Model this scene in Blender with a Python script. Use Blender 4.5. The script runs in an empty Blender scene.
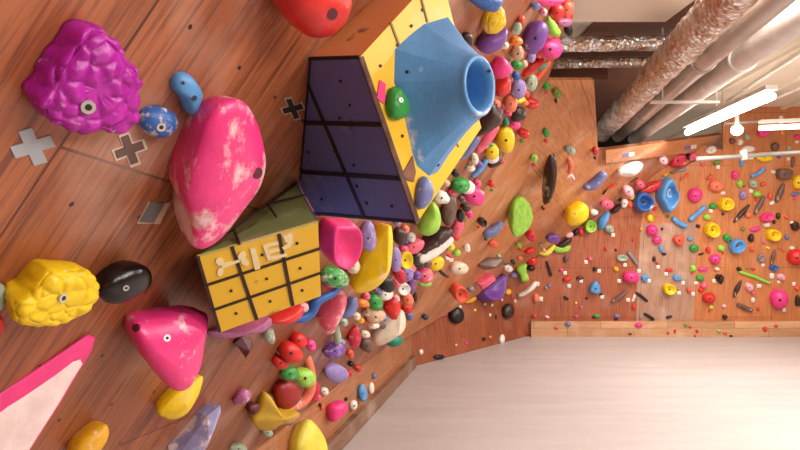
import bpy, math, random
from mathutils import Vector, noise
from mathutils.bvhtree import BVHTree
C = bpy.context.scene.collection
V = Vector
F = 560.0; H = 2.1; CAM = V((0, 0, H))
random.seed(7)

def ray(x, y): return V(((x-400)/F, 1, (220-y)/F))
def at(x, y, d): return CAM + ray(x, y)*d
def srgb(h):
    h = h.lstrip('#'); r = [int(h[i:i+2], 16)/255 for i in (0, 2, 4)]
    return tuple(c/12.92 if c <= .04045 else ((c+.055)/1.055)**2.4 for c in r) + (1,)

# ------------------------------------------------------------ planes
class Plane:
    def __init__(s, p, n): s.p = V(p); s.n = V(n).normalized()
    def hit(s, x, y, off=0.0):
        r = ray(x, y); t = ((s.p + s.n*off - CAM).dot(s.n))/r.dot(s.n)
        return CAM + r*t
    def dist(s): return (CAM-s.p).dot(s.n)
S_ = H/1.6
DEP = V((.255, .967, 0)).normalized(); PER = V((DEP.y, -DEP.x, 0))
KICK = Plane(V((-.45, 3.9, 0))*S_, PER)
P0 = KICK.hit(303, 413)
ang = math.radians(33)
LEFT = Plane(P0, PER*math.cos(ang) + V((0, 0, -math.sin(ang))))
FLOOR = Plane((0, 0, 0), (0, 0, 1))
base1 = FLOOR.hit(412, 367); base2 = FLOOR.hit(528, 336)
BACK = Plane(base2, (0, -1, -.123))
A = LEFT.hit(548, 80); B = LEFT.hit(392, 347); T = LEFT.hit(573, 0)
E = BACK.hit(505, 278); Fp = BACK.hit(640, 185)
def plane3(a, b, c):
    n = (b-a).cross(c-a).normalized()
    if n.dot(CAM-a) < 0: n = -n
    return Plane(a, n)
MIDL = plane3(A, B, E); MIDR = plane3(A, E, Fp)
DIAG = plane3(base1, base2, E)
ZC = 4.0

k_ = LEFT.dist()/.7761
b1 = LEFT.hit(309, 59); P1 = at(360, 57, 1.4*k_); b2_ = LEFT.hit(299, 185); P2 = plane3(b1, P1, b2_).hit(417, 223); P4 = at(440, -30, 1.6*k_)
YFACE = plane3(P1, P2, P4)
# ------------------------------------------------------------ materials
def mat(name):
    m = bpy.data.materials.new(name); m.use_nodes = True
    nt = m.node_tree; b = nt.nodes['Principled BSDF']
    return m, nt, b
def N(nt, typ, **kw):
    n = nt.nodes.new(typ)
    for k, v in kw.items():
        if k in n.inputs.keys() if isinstance(k, str) else False: n.inputs[k].default_value = v
        else: setattr(n, k, v)
    return n
def mix(nt, fac, a, b):
    m = nt.nodes.new('ShaderNodeMix'); m.data_type = 'RGBA'
    for i, v in ((0, fac), (6, a), (7, b)):
        if isinstance(v, bpy.types.NodeSocket): nt.links.new(v, m.inputs[i])
        else: m.inputs[i].default_value = v
    return m.outputs[2]
def ramp(nt, src, stops):
    r = nt.nodes.new('ShaderNodeValToRGB'); nt.links.new(src, r.inputs[0])
    el = r.color_ramp.elements
    while len(el) < len(stops): el.new(.5)
    for e, (p, c) in zip(el, stops): e.position = p; e.color = c if len(c) == 4 else (*c, 1)
    return r.outputs[0]
def bw(p, q): return [(p, (0, 0, 0, 1)), (q, (1, 1, 1, 1))]
def simple(name, col, rough=.5, metal=0, var=.12, scale=6):
    m, nt, b = mat(name)
    tc = N(nt, 'ShaderNodeTexCoord'); nz = N(nt, 'ShaderNodeTexNoise', Scale=scale, Detail=4.0)
    nt.links.new(tc.outputs['Object'], nz.inputs['Vector'])
    c = srgb(col); d = tuple(x*(1-var*2) for x in c[:3])+(1,)
    nt.links.new(mix(nt, ramp(nt, nz.outputs[0], bw(.3, .7)), d, c), b.inputs['Base Color'])
    b.inputs['Roughness'].default_value = rough; b.inputs['Metallic'].default_value = metal
    return m
def plywood(name, c1, c2, dark, pw=1.8, ph=.9, off=(0, 0), holes=.2, rough=.42, chalk=.25, seam=.0035, tint=None):
    m, nt, b = mat(name); L = nt.links.new
    uv = N(nt, 'ShaderNodeUVMap')
    mp = N(nt, 'ShaderNodeMapping'); L(uv.outputs[0], mp.inputs[0])
    mp.inputs['Scale'].default_value = (2.6, 75, 1)
    g = N(nt, 'ShaderNodeTexNoise', Scale=1.0, Detail=6.0, Roughness=.65, Distortion=.5); L(mp.outputs[0], g.inputs['Vector'])
    mp2 = N(nt, 'ShaderNodeMapping'); L(uv.outputs[0], mp2.inputs[0]); mp2.inputs['Scale'].default_value = (.8, 5, 1)
    g2 = N(nt, 'ShaderNodeTexNoise', Scale=1.0, Detail=3.0, Distortion=1.2); L(mp2.outputs[0], g2.inputs['Vector'])
    col = mix(nt, ramp(nt, g2.outputs[0], bw(.3, .7)), srgb(c1), srgb(c2))
    col = mix(nt, ramp(nt, g.outputs[0], [(.36, (.85,)*3), (.54, (0,)*3)]), col, srgb(dark))
    # panels
    mp3 = N(nt, 'ShaderNodeMapping'); L(uv.outputs[0], mp3.inputs[0]); mp3.inputs['Location'].default_value = (off[0], off[1], 0)
    br = N(nt, 'ShaderNodeTexBrick'); L(mp3.outputs[0], br.inputs['Vector']); br.offset = 0.0 if pw == ph else .5
    br.inputs['Scale'].default_value = 1; br.inputs['Brick Width'].default_value = pw; br.inputs['Row Height'].default_value = ph
    br.inputs['Mortar Size'].default_value = seam; br.inputs['Mortar Smooth'].default_value = .3; br.inputs['Bias'].default_value = 0
    br.inputs['Color1'].default_value = (1, 1, 1, 1); br.inputs['Color2'].default_value = (.72, .66, .62, 1) if tint is None else tint
    br.inputs['Mortar'].default_value = (.3, .2, .15, 1)
    mm = nt.nodes.new('ShaderNodeMix'); mm.data_type = 'RGBA'; mm.blend_type = 'MULTIPLY'; mm.inputs[0].default_value = 1
    L(col, mm.inputs[6]); L(br.outputs[0], mm.inputs[7]); col = mm.outputs[2]
    # chalk smears
    n3 = N(nt, 'ShaderNodeTexNoise', Scale=2.3, Detail=5.0); L(uv.outputs[0], n3.inputs['Vector'])
    mk = ramp(nt, n3.outputs[0], [(.52, (0, 0, 0)), (.8, (chalk*2,)*3)])
    col = mix(nt, mk, col, srgb('d8c0ae'))
    if holes:
        sx = N(nt, 'ShaderNodeVectorMath', operation='DIVIDE'); L(uv.outputs[0], sx.inputs[0]); sx.inputs[1].default_value = (holes, holes, 1)
        fr = N(nt, 'ShaderNodeVectorMath', operation='FRACTION'); L(sx.outputs[0], fr.inputs[0])
        sb = N(nt, 'ShaderNodeVectorMath', operation='DISTANCE'); L(fr.outputs[0], sb.inputs[0]); sb.inputs[1].default_value = (.5, .5, 0)
        c = N(nt, 'ShaderNodeMath', operation='LESS_THAN'); L(sb.outputs['Value'], c.inputs[0]); c.inputs[1].default_value = .0055/holes
        col = mix(nt, c.outputs[0], col, srgb('2a1610'))
    L(col, b.inputs['Base Color']); b.inputs['Roughness'].default_value = rough
    bp = N(nt, 'ShaderNodeBump', Strength=.12, Distance=.01); L(g.outputs[0], bp.inputs['Height']); L(bp.outputs[0], b.inputs['Normal'])
    return m
HC = dict(purple='b4159f', blue='2f62ad', sky='5b9bd6', navy='24324f', pink='f03c8c', hot='f23a86', rose='e8607a', red='d92b26', crimson='c81e3c', maroon='5a1526',
    yellow='f5cd12', gold='e6a91c', mustard='c9a02c', lemon='eedc50', lime='9cd24a', green='2f9a3e', sage='a3b29a', teal='1f8a70', olive='7a8f3a',
    brown='38201a', taupe='6e5248', grey='8d8588', black='16100f', white='efe6dc', cream='e9d7bf', beige='d3ab8c', lavender='9a86c0', slate='6c74a8', violet='7a4aa0', mauve='a85c86',
    orange='f08a2a', salmon='ee7a5c', coral='e85a42', palepink='f2b3bb', silver='b9b4ae')
CNAME = dict(hot='hot pink', rose='rose pink', sky='sky blue', navy='dark navy', lemon='pale yellow', gold='golden yellow', palepink='pale pink', slate='blue grey', lime='lime green', sage='pale sage')
_mc = {}
def hmat(col, chalk=0, rough=.42):
    k = (col, chalk, rough)
    if k in _mc: return _mc[k]
    m, nt, b = mat('hold_'+col); L = nt.links.new
    tc = N(nt, 'ShaderNodeTexCoord')
    n1 = N(nt, 'ShaderNodeTexNoise', Scale=3.0, Detail=5.0, Roughness=.6); L(tc.outputs['Generated'], n1.inputs['Vector'])
    c = srgb(HC.get(col, col)); d = tuple(x*.8 for x in c[:3])+(1,)
    o = mix(nt, ramp(nt, n1.outputs[0], bw(.35, .65)), d, c)
    if chalk:
        n2 = N(nt, 'ShaderNodeTexNoise', Scale=2.2, Detail=7.0, Roughness=.7); L(tc.outputs['Generated'], n2.inputs['Vector'])
        t = .62 - .16*chalk
        o = mix(nt, ramp(nt, n2.outputs[0], [(t, (0, 0, 0)), (t+.1, (.8,)*3)]), o, srgb('f0dcd6'))
    L(o, b.inputs['Base Color']); b.inputs['Roughness'].default_value = rough
    bp = N(nt, 'ShaderNodeBump', Strength=.08, Distance=.01)
    n3 = N(nt, 'ShaderNodeTexNoise', Scale=40.0); L(tc.outputs['Generated'], n3.inputs['Vector']); L(n3.outputs[0], bp.inputs['Height']); L(bp.outputs[0], b.inputs['Normal'])
    _mc[k] = m; return m
def emis(name, col, s):
    m, nt, b = mat(name); b.inputs['Base Color'].default_value = srgb(col)
    b.inputs['Emission Color'].default_value = srgb(col); b.inputs['Emission Strength'].default_value = s
    return m

# ------------------------------------------------------------ mesh helpers
def mesh(name, vs, fs, m=None, parent=None, smooth=False, uvs=None):
    me = bpy.data.meshes.new(name)
    me.from_pydata([tuple(v) for v in vs], [], fs); me.update()
    if smooth: me.polygons.foreach_set('use_smooth', [True]*len(me.polygons))
    if uvs:
        ul = me.uv_layers.new(name='UVMap')
        for l in me.loops: ul.data[l.index].uv = uvs(V(vs[l.vertex_index]))
    o = bpy.data.objects.new(name, me); C.objects.link(o)
    if m: me.materials.append(m)
    if parent: o.parent = parent
    return o
def rebase(o, c):
    """move the origin of a mesh to c, keeping its world shape"""
    for v in o.data.vertices: v.co -= c
    o.location = c
def struct(o): o['kind'] = 'structure'; return o
def slab(name, poly, n, th, m, u=None, v=None, org=None, parent=None):
    """flat panel of the given outline, thickened away from n"""
    n = V(n).normalized(); k = len(poly)
    vs = [V(p) for p in poly] + [V(p)-n*th for p in poly]
    nn = V((0, 0, 0))
    for i in range(k): nn += V(poly[i]).cross(V(poly[(i+1) % k]))
    f = list(range(k)); g = list(range(2*k-1, k-1, -1))
    if nn.dot(n) < 0: f = f[::-1]; g = g[::-1]
    fs = [f, g] + [[i, (i+1) % k, k+(i+1) % k, k+i] for i in range(k)]
    uv = None
    if u is not None:
        org = V(org if org is not None else poly[0])
        uv = lambda p: ((p-org).dot(u), (p-org).dot(v))
    return mesh(name, vs, fs, m, parent, uvs=uv)
def box(name, lo, hi, m, parent=None, uvax=None):
    x0, y0, z0 = lo; x1, y1, z1 = hi
    vs = [V(p) for p in ((x0, y0, z0), (x1, y0, z0), (x1, y1, z0), (x0, y1, z0), (x0, y0, z1), (x1, y0, z1), (x1, y1, z1), (x0, y1, z1))]
    fs = [(0, 3, 2, 1), (4, 5, 6, 7), (0, 1, 5, 4), (1, 2, 6, 5), (2, 3, 7, 6), (3, 0, 4, 7)]
    uv = (lambda p: (p.x, p.z+p.y)) if uvax else None
    return mesh(name, vs, fs, m, parent, uvs=uv)
def cyl(name, a, b, r, m, parent=None, seg=20, rings=1, wob=0, smooth=True, r2=None):
    a = V(a); b = V(b); d = (b-a).normalized()
    x = d.orthogonal().normalized(); y = d.cross(x); vs = []; fs = []
    for i in range(rings+1):
        c = a.lerp(b, i/rings); rr = r if r2 is None else r+(r2-r)*i/rings
        for j in range(seg):
            t = 2*math.pi*j/seg; q = x*math.cos(t)+y*math.sin(t)
            w = 1
            if wob:
                p = c+q*rr; w = 1+wob*(noise.noise(p*9)+.8*noise.noise(p*23))
            vs.append(c+q*rr*w)
    for i in range(rings):
        for j in range(seg):
            k = (j+1) % seg; fs.append((i*seg+j, i*seg+k, (i+1)*seg+k, (i+1)*seg+j))
    fs.append(list(range(seg))[::-1]); fs.append([rings*seg+j for j in range(seg)])
    o = mesh(name, vs, fs, m, parent, smooth)
    if smooth:
        for p in list(o.data.polygons)[-2:]: p.use_smooth = False
    return o
def thing(name, loc, label, cat, group=None):
    o = bpy.data.objects.new(name, None); C.objects.link(o); o.location = loc; o.empty_display_size = .05
    tag(o, label, cat, group); return o
def tag(o, label, cat, group=None):
    o['label'] = label; o['category'] = cat
    if group: o['group'] = group
    return o
def child(o, parent):
    """parent o (built in world coordinates) under a thing"""
    o.parent = parent; loc = V(parent.location)
    for v in o.data.vertices: v.co -= loc
    return o
# ------------------------------------------------------------ the room
ply_left = plywood('plywood_left', 'b26a42', '98522f', '66321c', 1.83, .91, off=(.0, .0), holes=.2)
ply_mid = plywood('plywood_centre', 'cd8a58', 'bd7848', '935636', 1.83, .91, holes=.2, tint=(.93, .9, .88, 1))
ply_back = plywood('plywood_back', 'c87a48', 'b86a3a', '8f4c28', 1.83, .91, off=(.3, .25), holes=.2, tint=(.8, .62, .55, 1))
ply_low = plywood('plywood_low', 'a45a38', '904a2c', '6b331d', 1.83, .91, holes=0, chalk=.08)
ply_kick = plywood('plywood_kick', 'c08055', 'a86c45', '845032', 2.4, 1.2, holes=0, chalk=.1)
ply_pale = plywood('plywood_pale', 'dcae84', 'cf9d74', 'b98660', 1.2, .6, holes=0, chalk=.3)
wood_beam = plywood('beam_wood', '9a745c', '86604a', '5e4030', 3, 1, holes=0)

up = (V((0, 0, 1)) - LEFT.n*LEFT.n.z).normalized()
a0 = math.radians(-3.6); uL = (DEP*math.cos(math.radians(82)) + up*math.sin(math.radians(82))); vL = LEFT.n.cross(uL).normalized()
org = LEFT.hit(60, 147)
T2 = T + (T-A)*1.2
bb = P0 - DEP*6.5
tb = bb + up*((ZC+.1-bb.z)/up.z)
T3 = V(T2); 
wl = struct(slab('wall_left', [bb, B, A, T, T2, tb], LEFT.n, .04, ply_left, uL, vL, org))
u2 = (A-B).normalized(); v2 = MIDL.n.cross(u2)
struct(slab('wall_centre', [B, E, A], MIDL.n, .04, ply_mid, u2, v2, B+v2*.2))
C1 = MIDR.hit(594, 80); C2 = MIDR.hit(598, 150); C3 = MIDR.hit(612, 149); C4 = MIDR.hit(700, 138); C5 = BACK.hit(700, 144)
u3 = (MIDR.hit(540, 178)-MIDR.hit(518, 148)).normalized(); v3 = MIDR.n.cross(u3)
struct(slab('wall_overhang', [A, E, Fp, C5, C4, C3, C2, C1], MIDR.n, .04, ply_mid, u3, v3, MIDR.hit(518, 148)))
# lower walls
K0 = V((-.45, 3.9, 0))*S_; kz = P0.z
kfar = base1
bp = KICK.hit(403, 338); kb = P0-DEP*6.5
kback = V((kb.x, kb.y, 0))
Btop = V((base1.x, base1.y, kz+.02))
struct(slab('wall_kick', [kback, base1, Btop, V((kb.x, kb.y, kz))], PER, .03, ply_kick, DEP, V((0, 0, 1)), kback))
dl = (base2-base1).normalized()
Dtop = E + (B-E)*0.0
dup = DIAG.n.cross(dl); dup = dup if dup.z > 0 else -dup
struct(slab('wall_diagonal', [base1-dl*.3, base2, E+dup*.25+dl*.05, base1-dl*.5+dup*.95], DIAG.n, .03, ply_low, dup, dl, base1))
bl = V((9.2, base2.y, 0))
zc = ZC+.05
yk = lambda z: base2.y-.123*z
G = lambda x, y: BACK.hit(x, y)
redp = plywood('plywood_red', 'b0633f', '9c5236', '743a24', .9, 3, off=(.1, 1.0), holes=.2, tint=(.88, .82, .8, 1), chalk=.1)
tanp = plywood('plywood_tan', 'bd947c', 'af866e', '906a56', 3, 3, off=(.5, 1.0), holes=.2, chalk=.3)
orgp = plywood('plywood_orange', 'cf8654', 'c07646', '9c5c38', 1.8, .9, off=(.55, .12), holes=.2, tint=(.94, .9, .85, 1), chalk=.1)
# back wall of three plywood panels side by side, then the top
ux = V((0, 0, 1)); vx = V((1, 0, 0))
def bpanel(nm, pts, m): 
    o = slab(nm, [G(*p) for p in pts], BACK.n, .04, m, V((0, .0, 1)), V((1, 0, 0)), base2); return struct(o)
bpanel('wall_back_left', [(528, 336), (636, 336), (637, 290), (641, 224), (650, 178), (640, 185), (600, 213), (560, 241), (505, 278)], redp)
bpanel('wall_back_centre', [(636, 336), (693, 336), (694, 290), (698, 222), (641, 224), (637, 290)], tanp)
bpanel('wall_back_right', [(693, 336), (1000, 337), (1000, 100), (723, 100), (723, 150), (700, 144), (650, 178), (641, 224), (698, 222), (694, 290)], orgp)
# pale kick board along the foot of the back wall
def brd(nm, x0, x1, m, z1=.28, off=.03):
    a = FLOOR.hit(x0, 337); b = FLOOR.hit(x1, 337); y = base2.y
    o = box(nm, (a.x, y-.10, 0), (b.x, y+.05, z1), m, uvax=1); return struct(o)
brd('baseboard_back_left', 531, 636, ply_pale); brd('baseboard_back', 636, 1000, ply_pale)
# beam along the foot of the left kick panel
def prism(nm, a, b, n, th, h, m):
    vs = [a, b, b+V((0, 0, h)), a+V((0, 0, h))]; o = slab(nm, [p+n*th for p in vs], n, th*1.2, m, (b-a).normalized(), V((0, 0, 1)), a); return struct(o)
prism('baseboard_left', kback, base1, PER, .06, .17, wood_beam)
# orange board over the top of the overhang
bd = [MIDR.hit(606, 150, .06), MIDR.hit(722, 134.5, .06), MIDR.hit(722, 149, .06), MIDR.hit(606, 163, .06)]
struct(slab('trim_1', bd, MIDR.n, .05, ply_mid, (bd[1]-bd[0]).normalized(), MIDR.n.cross((bd[1]-bd[0]).normalized()), bd[0]))

# mat
m, nt, b = mat('white_vinyl_mat'); L = nt.links.new
tc = N(nt, 'ShaderNodeTexCoord'); mp = N(nt, 'ShaderNodeMapping'); L(tc.outputs['Object'], mp.inputs[0]); mp.inputs['Scale'].default_value = (.5, 2.2, 1)
n1 = N(nt, 'ShaderNodeTexNoise', Scale=1.2, Detail=5.0, Roughness=.55); L(mp.outputs[0], n1.inputs['Vector'])
L(mix(nt, ramp(nt, n1.outputs[0], bw(.35, .65)), srgb('b5adaa'), srgb('bdb6b3')), b.inputs['Base Color'])
b.inputs['Roughness'].default_value = .38
bpn = N(nt, 'ShaderNodeBump', Strength=.35, Distance=.05); L(n1.outputs[0], bpn.inputs['Height']); L(bpn.outputs[0], b.inputs['Normal'])
struct(box('floor', (-4, -4, -.3), (9.2, base2.y+.1, 0), m))

ceil_m = simple('ceiling_paint', 'dccdbb', .75, var=.06, scale=1.2)
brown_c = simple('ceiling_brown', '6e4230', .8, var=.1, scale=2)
shade_m = simple('painted_gap_shade', '20130f', .9)
pale_m = simple('side_wall_paint', 'c8a98c', .8)
struct(box('ceiling', (-4, -4, ZC+.05), (12, 15, ZC+.25), ceil_m))
struct(box('wall_far', (0, 14.5, 0), (12, 14.8, ZC+.05), ceil_m))
struct(box('wall_right', (9.2, -4, 0), (9.4, 10.2, ZC+.05), pale_m))
struct(box('wall_rear', (-4, -4.2, 0), (9.4, -4, ZC+.05), pale_m))
# beams across the ceiling, between the left wall and the big duct
struct(box('ceiling_beam_1', (.8, 4.15, 3.78), (2.25, 4.75, ZC+.05), ceil_m))
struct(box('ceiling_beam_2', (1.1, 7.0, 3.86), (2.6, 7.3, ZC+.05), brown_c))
# dark sheet behind the overhang; the gap's shade is put in its colour
struct(slab('wall_shade', [V((1.2, 11, 2.4)), V((4.6, 11, 2.4)), V((4.6, 11, ZC+.05)), V((1.2, 11, ZC+.05))], (0, -1, 0), .05, shade_m))
struct(slab('ceiling_shade', [V((1.9, 4.2, ZC+.02)), V((2.75, 4.2, ZC+.02)), V((4.5, 11, ZC+.02)), V((1.9, 11, ZC+.02))], (0, 0, -1), .02, brown_c))  # brown sheet under the ceiling; its colour carries the shade above the pipes
for i, (x, hh) in enumerate(((4.6, .06), (5.4, .06), (6.2, .06), (7.0, .06), (7.9, .06))):
    d = V((.16, 1, 0)); a = V((x-1.0, 1, 0)); bpt = a+d*13
    w = .03
    struct(slab('ceiling_joint_%d' % (i+1), [V((a.x-w, a.y, ZC)), V((a.x+w, a.y, ZC)), V((bpt.x+w, bpt.y, ZC)), V((bpt.x-w, bpt.y, ZC))], (0, 0, -1), -.05 if 0 else .05, ceil_m))

# ducts and pipes
foil, nt, b = mat('foil_wrap'); L = nt.links.new
tc = N(nt, 'ShaderNodeTexCoord'); vz = N(nt, 'ShaderNodeTexVoronoi', Scale=26.0); n1 = N(nt, 'ShaderNodeTexNoise', Scale=7.0, Detail=4.0)
L(tc.outputs['Object'], vz.inputs['Vector']); L(tc.outputs['Object'], n1.inputs['Vector'])
L(mix(nt, ramp(nt, n1.outputs[0], bw(.4, .6)), srgb('c8ac98'), srgb('ece6e0')), b.inputs['Base Color'])
b.inputs['Metallic'].default_value = .7; b.inputs['Roughness'].default_value = .32
bpn = N(nt, 'ShaderNodeBump', Strength=.7, Distance=.03); L(vz.outputs[0], bpn.inputs['Height']); L(bpn.outputs[0], b.inputs['Normal'])
tin = simple('duct_tin', 'c4b4a8', .35, .35, scale=3); white_p = simple('white_pipe', 'e6ddd2', .4)
def pt(x, y, z): r = ray(x, y); return CAM + r*((z-H)/r.z)
a, b2 = pt(726, 0, 3.45), pt(601, 133, 3.45); d = (b2-a)
t = cyl('insulated_duct', a-d*.45, b2, .135, foil, seg=40, rings=150, wob=.13); tag(t, 'thick crumpled foil-wrapped duct running under the ceiling, leftmost and fattest of three', 'duct', 'long ducts under the ceiling')
def longpipe(p, q, r, m, label, name='metal_duct', joint=None):
    a, b2 = p, q; d = b2-a; a = a-d*.7
    o = cyl(name, a, b2, r, m, seg=32, rings=1); tag(o, label, 'duct', 'long ducts under the ceiling')
    if joint:
        for jx in joint:
            c = a.lerp(b2, jx); dd = d.normalized(); cyl('collar', c-dd*.03, c+dd*.03, r*1.12, m, o, seg=32)
    return o
longpipe(V((2.285, 3.44, 3.45)), V((3.50, 9.0, 3.45)), .094, tin, 'smooth grey metal duct running directly beside the crumpled foil-wrapped duct', joint=(.55, .8))
longpipe(V((2.60, 3.6, 3.43)), V((3.85, 9.2, 3.43)), .1, simple('pale_wrap', 'ece4dc', .4, .1), 'pale wrapped duct nearest the bright ceiling tube lamp', 'insulated_duct', joint=(.52,))
for yy, x1, r, lab in ((5.62, 2.95, .075, 'upper of two shiny foil-wrapped cross pipes left of the big duct'), (6.5, 3.1, .06, 'lower thinner of two foil-wrapped cross pipes left of the big duct')):
    z = 3.82 if yy < 6 else 3.93
    y0 = 45 if yy < 6 else 64
    z = H+(220-y0)/F*yy
    t = cyl('foil_pipe', (1.3, yy, z), (x1, yy, z+.03), r, foil, seg=24, rings=60, wob=.09); tag(t, lab, 'pipe', 'foil-wrapped cross pipes')
for i_, (xa, ya, xb, yb) in enumerate(((830, 36, 728, 101), (830, 75, 745, 112))):
    cd = cyl('conduit', pt(xa, ya, 3.93), pt(xb, yb, 3.93), .022, white_p, seg=10); tag(cd, ('upper', 'lower')[i_]+' thin pale conduit on the ceiling right of the tube lamp', 'pipe')
# strut bracket under the ducts
br = thing('pipe_bracket', (2.85, 5.6, 3.27), 'white metal strut bracket hanging crosswise beneath the three long ducts', 'bracket')
child(box('strut', (2.50, 5.58, 3.265), (3.19, 5.62, 3.29), white_p), br)
for x in (2.625, 3.165): child(cyl('hanger_rod', (x, 5.6, 3.24), (x, 5.6, ZC+.05), .008, white_p, seg=8), br)
def crosspipe(x0, y0, x1, y1, dep, r, lab, m=white_p):
    o = cyl('pipe', at(x0, y0, dep), at(x1, y1, dep), r, m, seg=16); tag(o, lab, 'pipe'); return o
grey_p = simple('cross_pipe_paint', '8f8a84', .45)
cp = crosspipe(723, 123.5, 900, 114, 8.9, .022, 'thin white pipe crossing above the top of the back wall', grey_p)
cyl('pipe_clamp', at(781, 116, 8.9), at(781, 124, 8.9), .03, white_p, cp, seg=10)
cp = crosspipe(697, 159, 900, 146, 8.4, .032, 'thick white pipe crossing in front of the upper back wall', grey_p)
cyl('pipe_clamp', at(743, 150, 8.4), at(744.5, 160, 8.4), .05, white_p, cp, seg=10)
crosspipe(640, 191, 697, 159, 8.9, .012, 'thin pale rod slanting down from the thick white pipe', wood_beam)
# lamps
glow = emis('tube_glow', 'fff4e4', 30)
def tube(a, b2, label, w=.06, g=glow):
    c = (a+b2)/2; t = thing('tube_lamp', c, label, 'lamp', 'ceiling tube lamps')
    d = (b2-a).normalized(); s = d.cross(V((0, 0, 1))).normalized()
    hs = [a-s*w+V((0, 0, .07)), b2-s*w+V((0, 0, .07)), b2+s*w+V((0, 0, .07)), a+s*w+V((0, 0, .07))]
    child(slab('housing', hs, (0, 0, -1), .05, white_p), t)
    child(cyl('tube', a, b2, .042, g, seg=16), t)
    cc = (a+b2)/2
    child(cyl('hanger', cc+V((0, 0, .1)), V((cc.x, cc.y, ZC+.05)), .01, white_p, seg=8), t)
    return t
tube(V((4.26, 8.3, 3.40)), V((3.93, 5.92, 3.41)), 'glowing fluorescent tube lamp hanging right of the long ducts')
a = at(760, 128, 8.6); tube(a, at(905, 122, 8.6), 'white fluorescent tube lamp across the top of the back wall', .04, emis('tube_soft', 'fff2e4', 2.2))
bl_ = thing('bulb_lamp', at(737, 130, 8.7), 'round glowing bulb lamp at the top left of the right back wall', 'lamp')
import bmesh
def ball(nm, c, r, m, parent=None, seg=24, sc=(1, 1, 1)):
    bm = bmesh.new(); bmesh.ops.create_uvsphere(bm, u_segments=seg, v_segments=seg//2, radius=r)
    for v in bm.verts: v.co = V((v.co.x*sc[0], v.co.y*sc[1], v.co.z*sc[2]))+c
    me = bpy.data.meshes.new(nm); bm.to_mesh(me); bm.free(); me.polygons.foreach_set('use_smooth', [True]*len(me.polygons))
    o = bpy.data.objects.new(nm, me); C.objects.link(o); me.materials.append(m)
    if parent: child(o, parent)
    return o
c = at(737, 130, 8.7)
ball('bulb', c, .085, emis('bulb_glow', 'fff0d8', 14), bl_); child(cyl('lamp_socket', c+V((0, 0, .07)), V((c.x, c.y, ZC+.05)), .03, white_p, seg=12), bl_)
def area(loc, tgt, sx, sy, e, col=(1, .95, .9)):
    l = bpy.data.lights.new('tube_light', 'AREA'); l.shape = 'RECTANGLE'; l.size = sx; l.size_y = sy; l.energy = e; l.color = col
    o = bpy.data.objects.new('tube_light', l); C.objects.link(o); o.location = loc
    o.rotation_euler = (V(tgt)-V(loc)).to_track_quat('-Z', 'Y').to_euler(); return o
area((4.1, 7.1, 3.33), (4.1, 7.1, 0), .25, 2.4, 115)
area((6.2, 6.5, 3.8), (6.2, 6.5, 0), .4, 2.6, 115)
area((3.0, 3.2, 3.8), (2.6, 3.2, 0), .4, 2.4, 210)
area((2.6, .2, 3.7), (.4, 1.5, 2), .5, 2.2, 130)
area((5.6, 2.6, 3.8), (5.0, 2.6, 0), .4, 2.4, 210)
area((3.2, -2.2, 3.7), (.8, 2, 1.8), .5, 2.2, 125)
w = bpy.data.worlds.new('World'); bpy.context.scene.world = w; w.use_nodes = True
w.node_tree.nodes['Background'].inputs[0].default_value = (1, .9, .8, 1); w.node_tree.nodes['Background'].inputs[1].default_value = .5

cam = bpy.data.cameras.new('Camera'); co = bpy.data.objects.new('Camera', cam); C.objects.link(co)
co.location = CAM; co.rotation_euler = (math.pi/2, 0, 0); cam.sensor_width = 36; cam.lens = 36*F/800; cam.shift_y = -5/800; cam.clip_start = .02
bpy.context.scene.camera = co
vs = bpy.context.scene.view_settings; vs.view_transform = 'Standard'; vs.look = 'None'; vs.gamma = 1; vs.exposure = 0; vs.use_curve_mapping = False
# ------------------------------------------------------------ climbing holds
KICKO = Plane(KICK.p, KICK.n)
BOARD = Plane(V((0, base2.y-.10, 0)), (0, -1, 0))
PL = {'1': LEFT, 'K': KICK, 'D': DIAG, '4': BACK, 'B': BOARD, 'Y': YFACE}
def side(px, py):  # which half of the centre wall
    if px < 505 and py > 278 + (px-505)*(347-278)/(392-505): return DIAG
    if px >= 505 and py > 278 + (px-505)*(185-278)/(640-505): return BACK
    return MIDL if (px-505)*(80-278)-(548-505)*(py-278) > 0 else MIDR
WALLN = {'1': 'left wall', '2': 'centre wall', 'K': 'low left kick wall', 'D': 'low angled wall', '4': 'back wall', 'B': 'back kick board'}
REC = []
def smooth_loop(pts, n):
    k = len(pts); out = []
    # Catmull-Rom, resampled evenly
    dense = []
    for i in range(k):
        p0, p1, p2, p3 = pts[i-1], pts[i], pts[(i+1) % k], pts[(i+2) % k]
        for j in range(12):
            t = j/12; q = []
            for a in (0, 1):
                q.append(.5*((2*p1[a])+(-p0[a]+p2[a])*t+(2*p0[a]-5*p1[a]+4*p2[a]-p3[a])*t*t+(-p0[a]+3*p1[a]-3*p2[a]+p3[a])*t**3))
            dense.append(q)
    L = [0]
    for i in range(len(dense)):
        a, b = dense[i], dense[(i+1) % len(dense)]; L.append(L[-1]+math.hypot(a[0]-b[0], a[1]-b[1]))
    j = 0
    for i in range(n):
        d = L[-1]*i/n
        while L[j+1] < d: j += 1
        f = (d-L[j])/max(L[j+1]-L[j], 1e-9); a, b = dense[j], dense[(j+1) % len(dense)]
        out.append((a[0]+(b[0]-a[0])*f, a[1]+(b[1]-a[1])*f))
    return out
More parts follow.
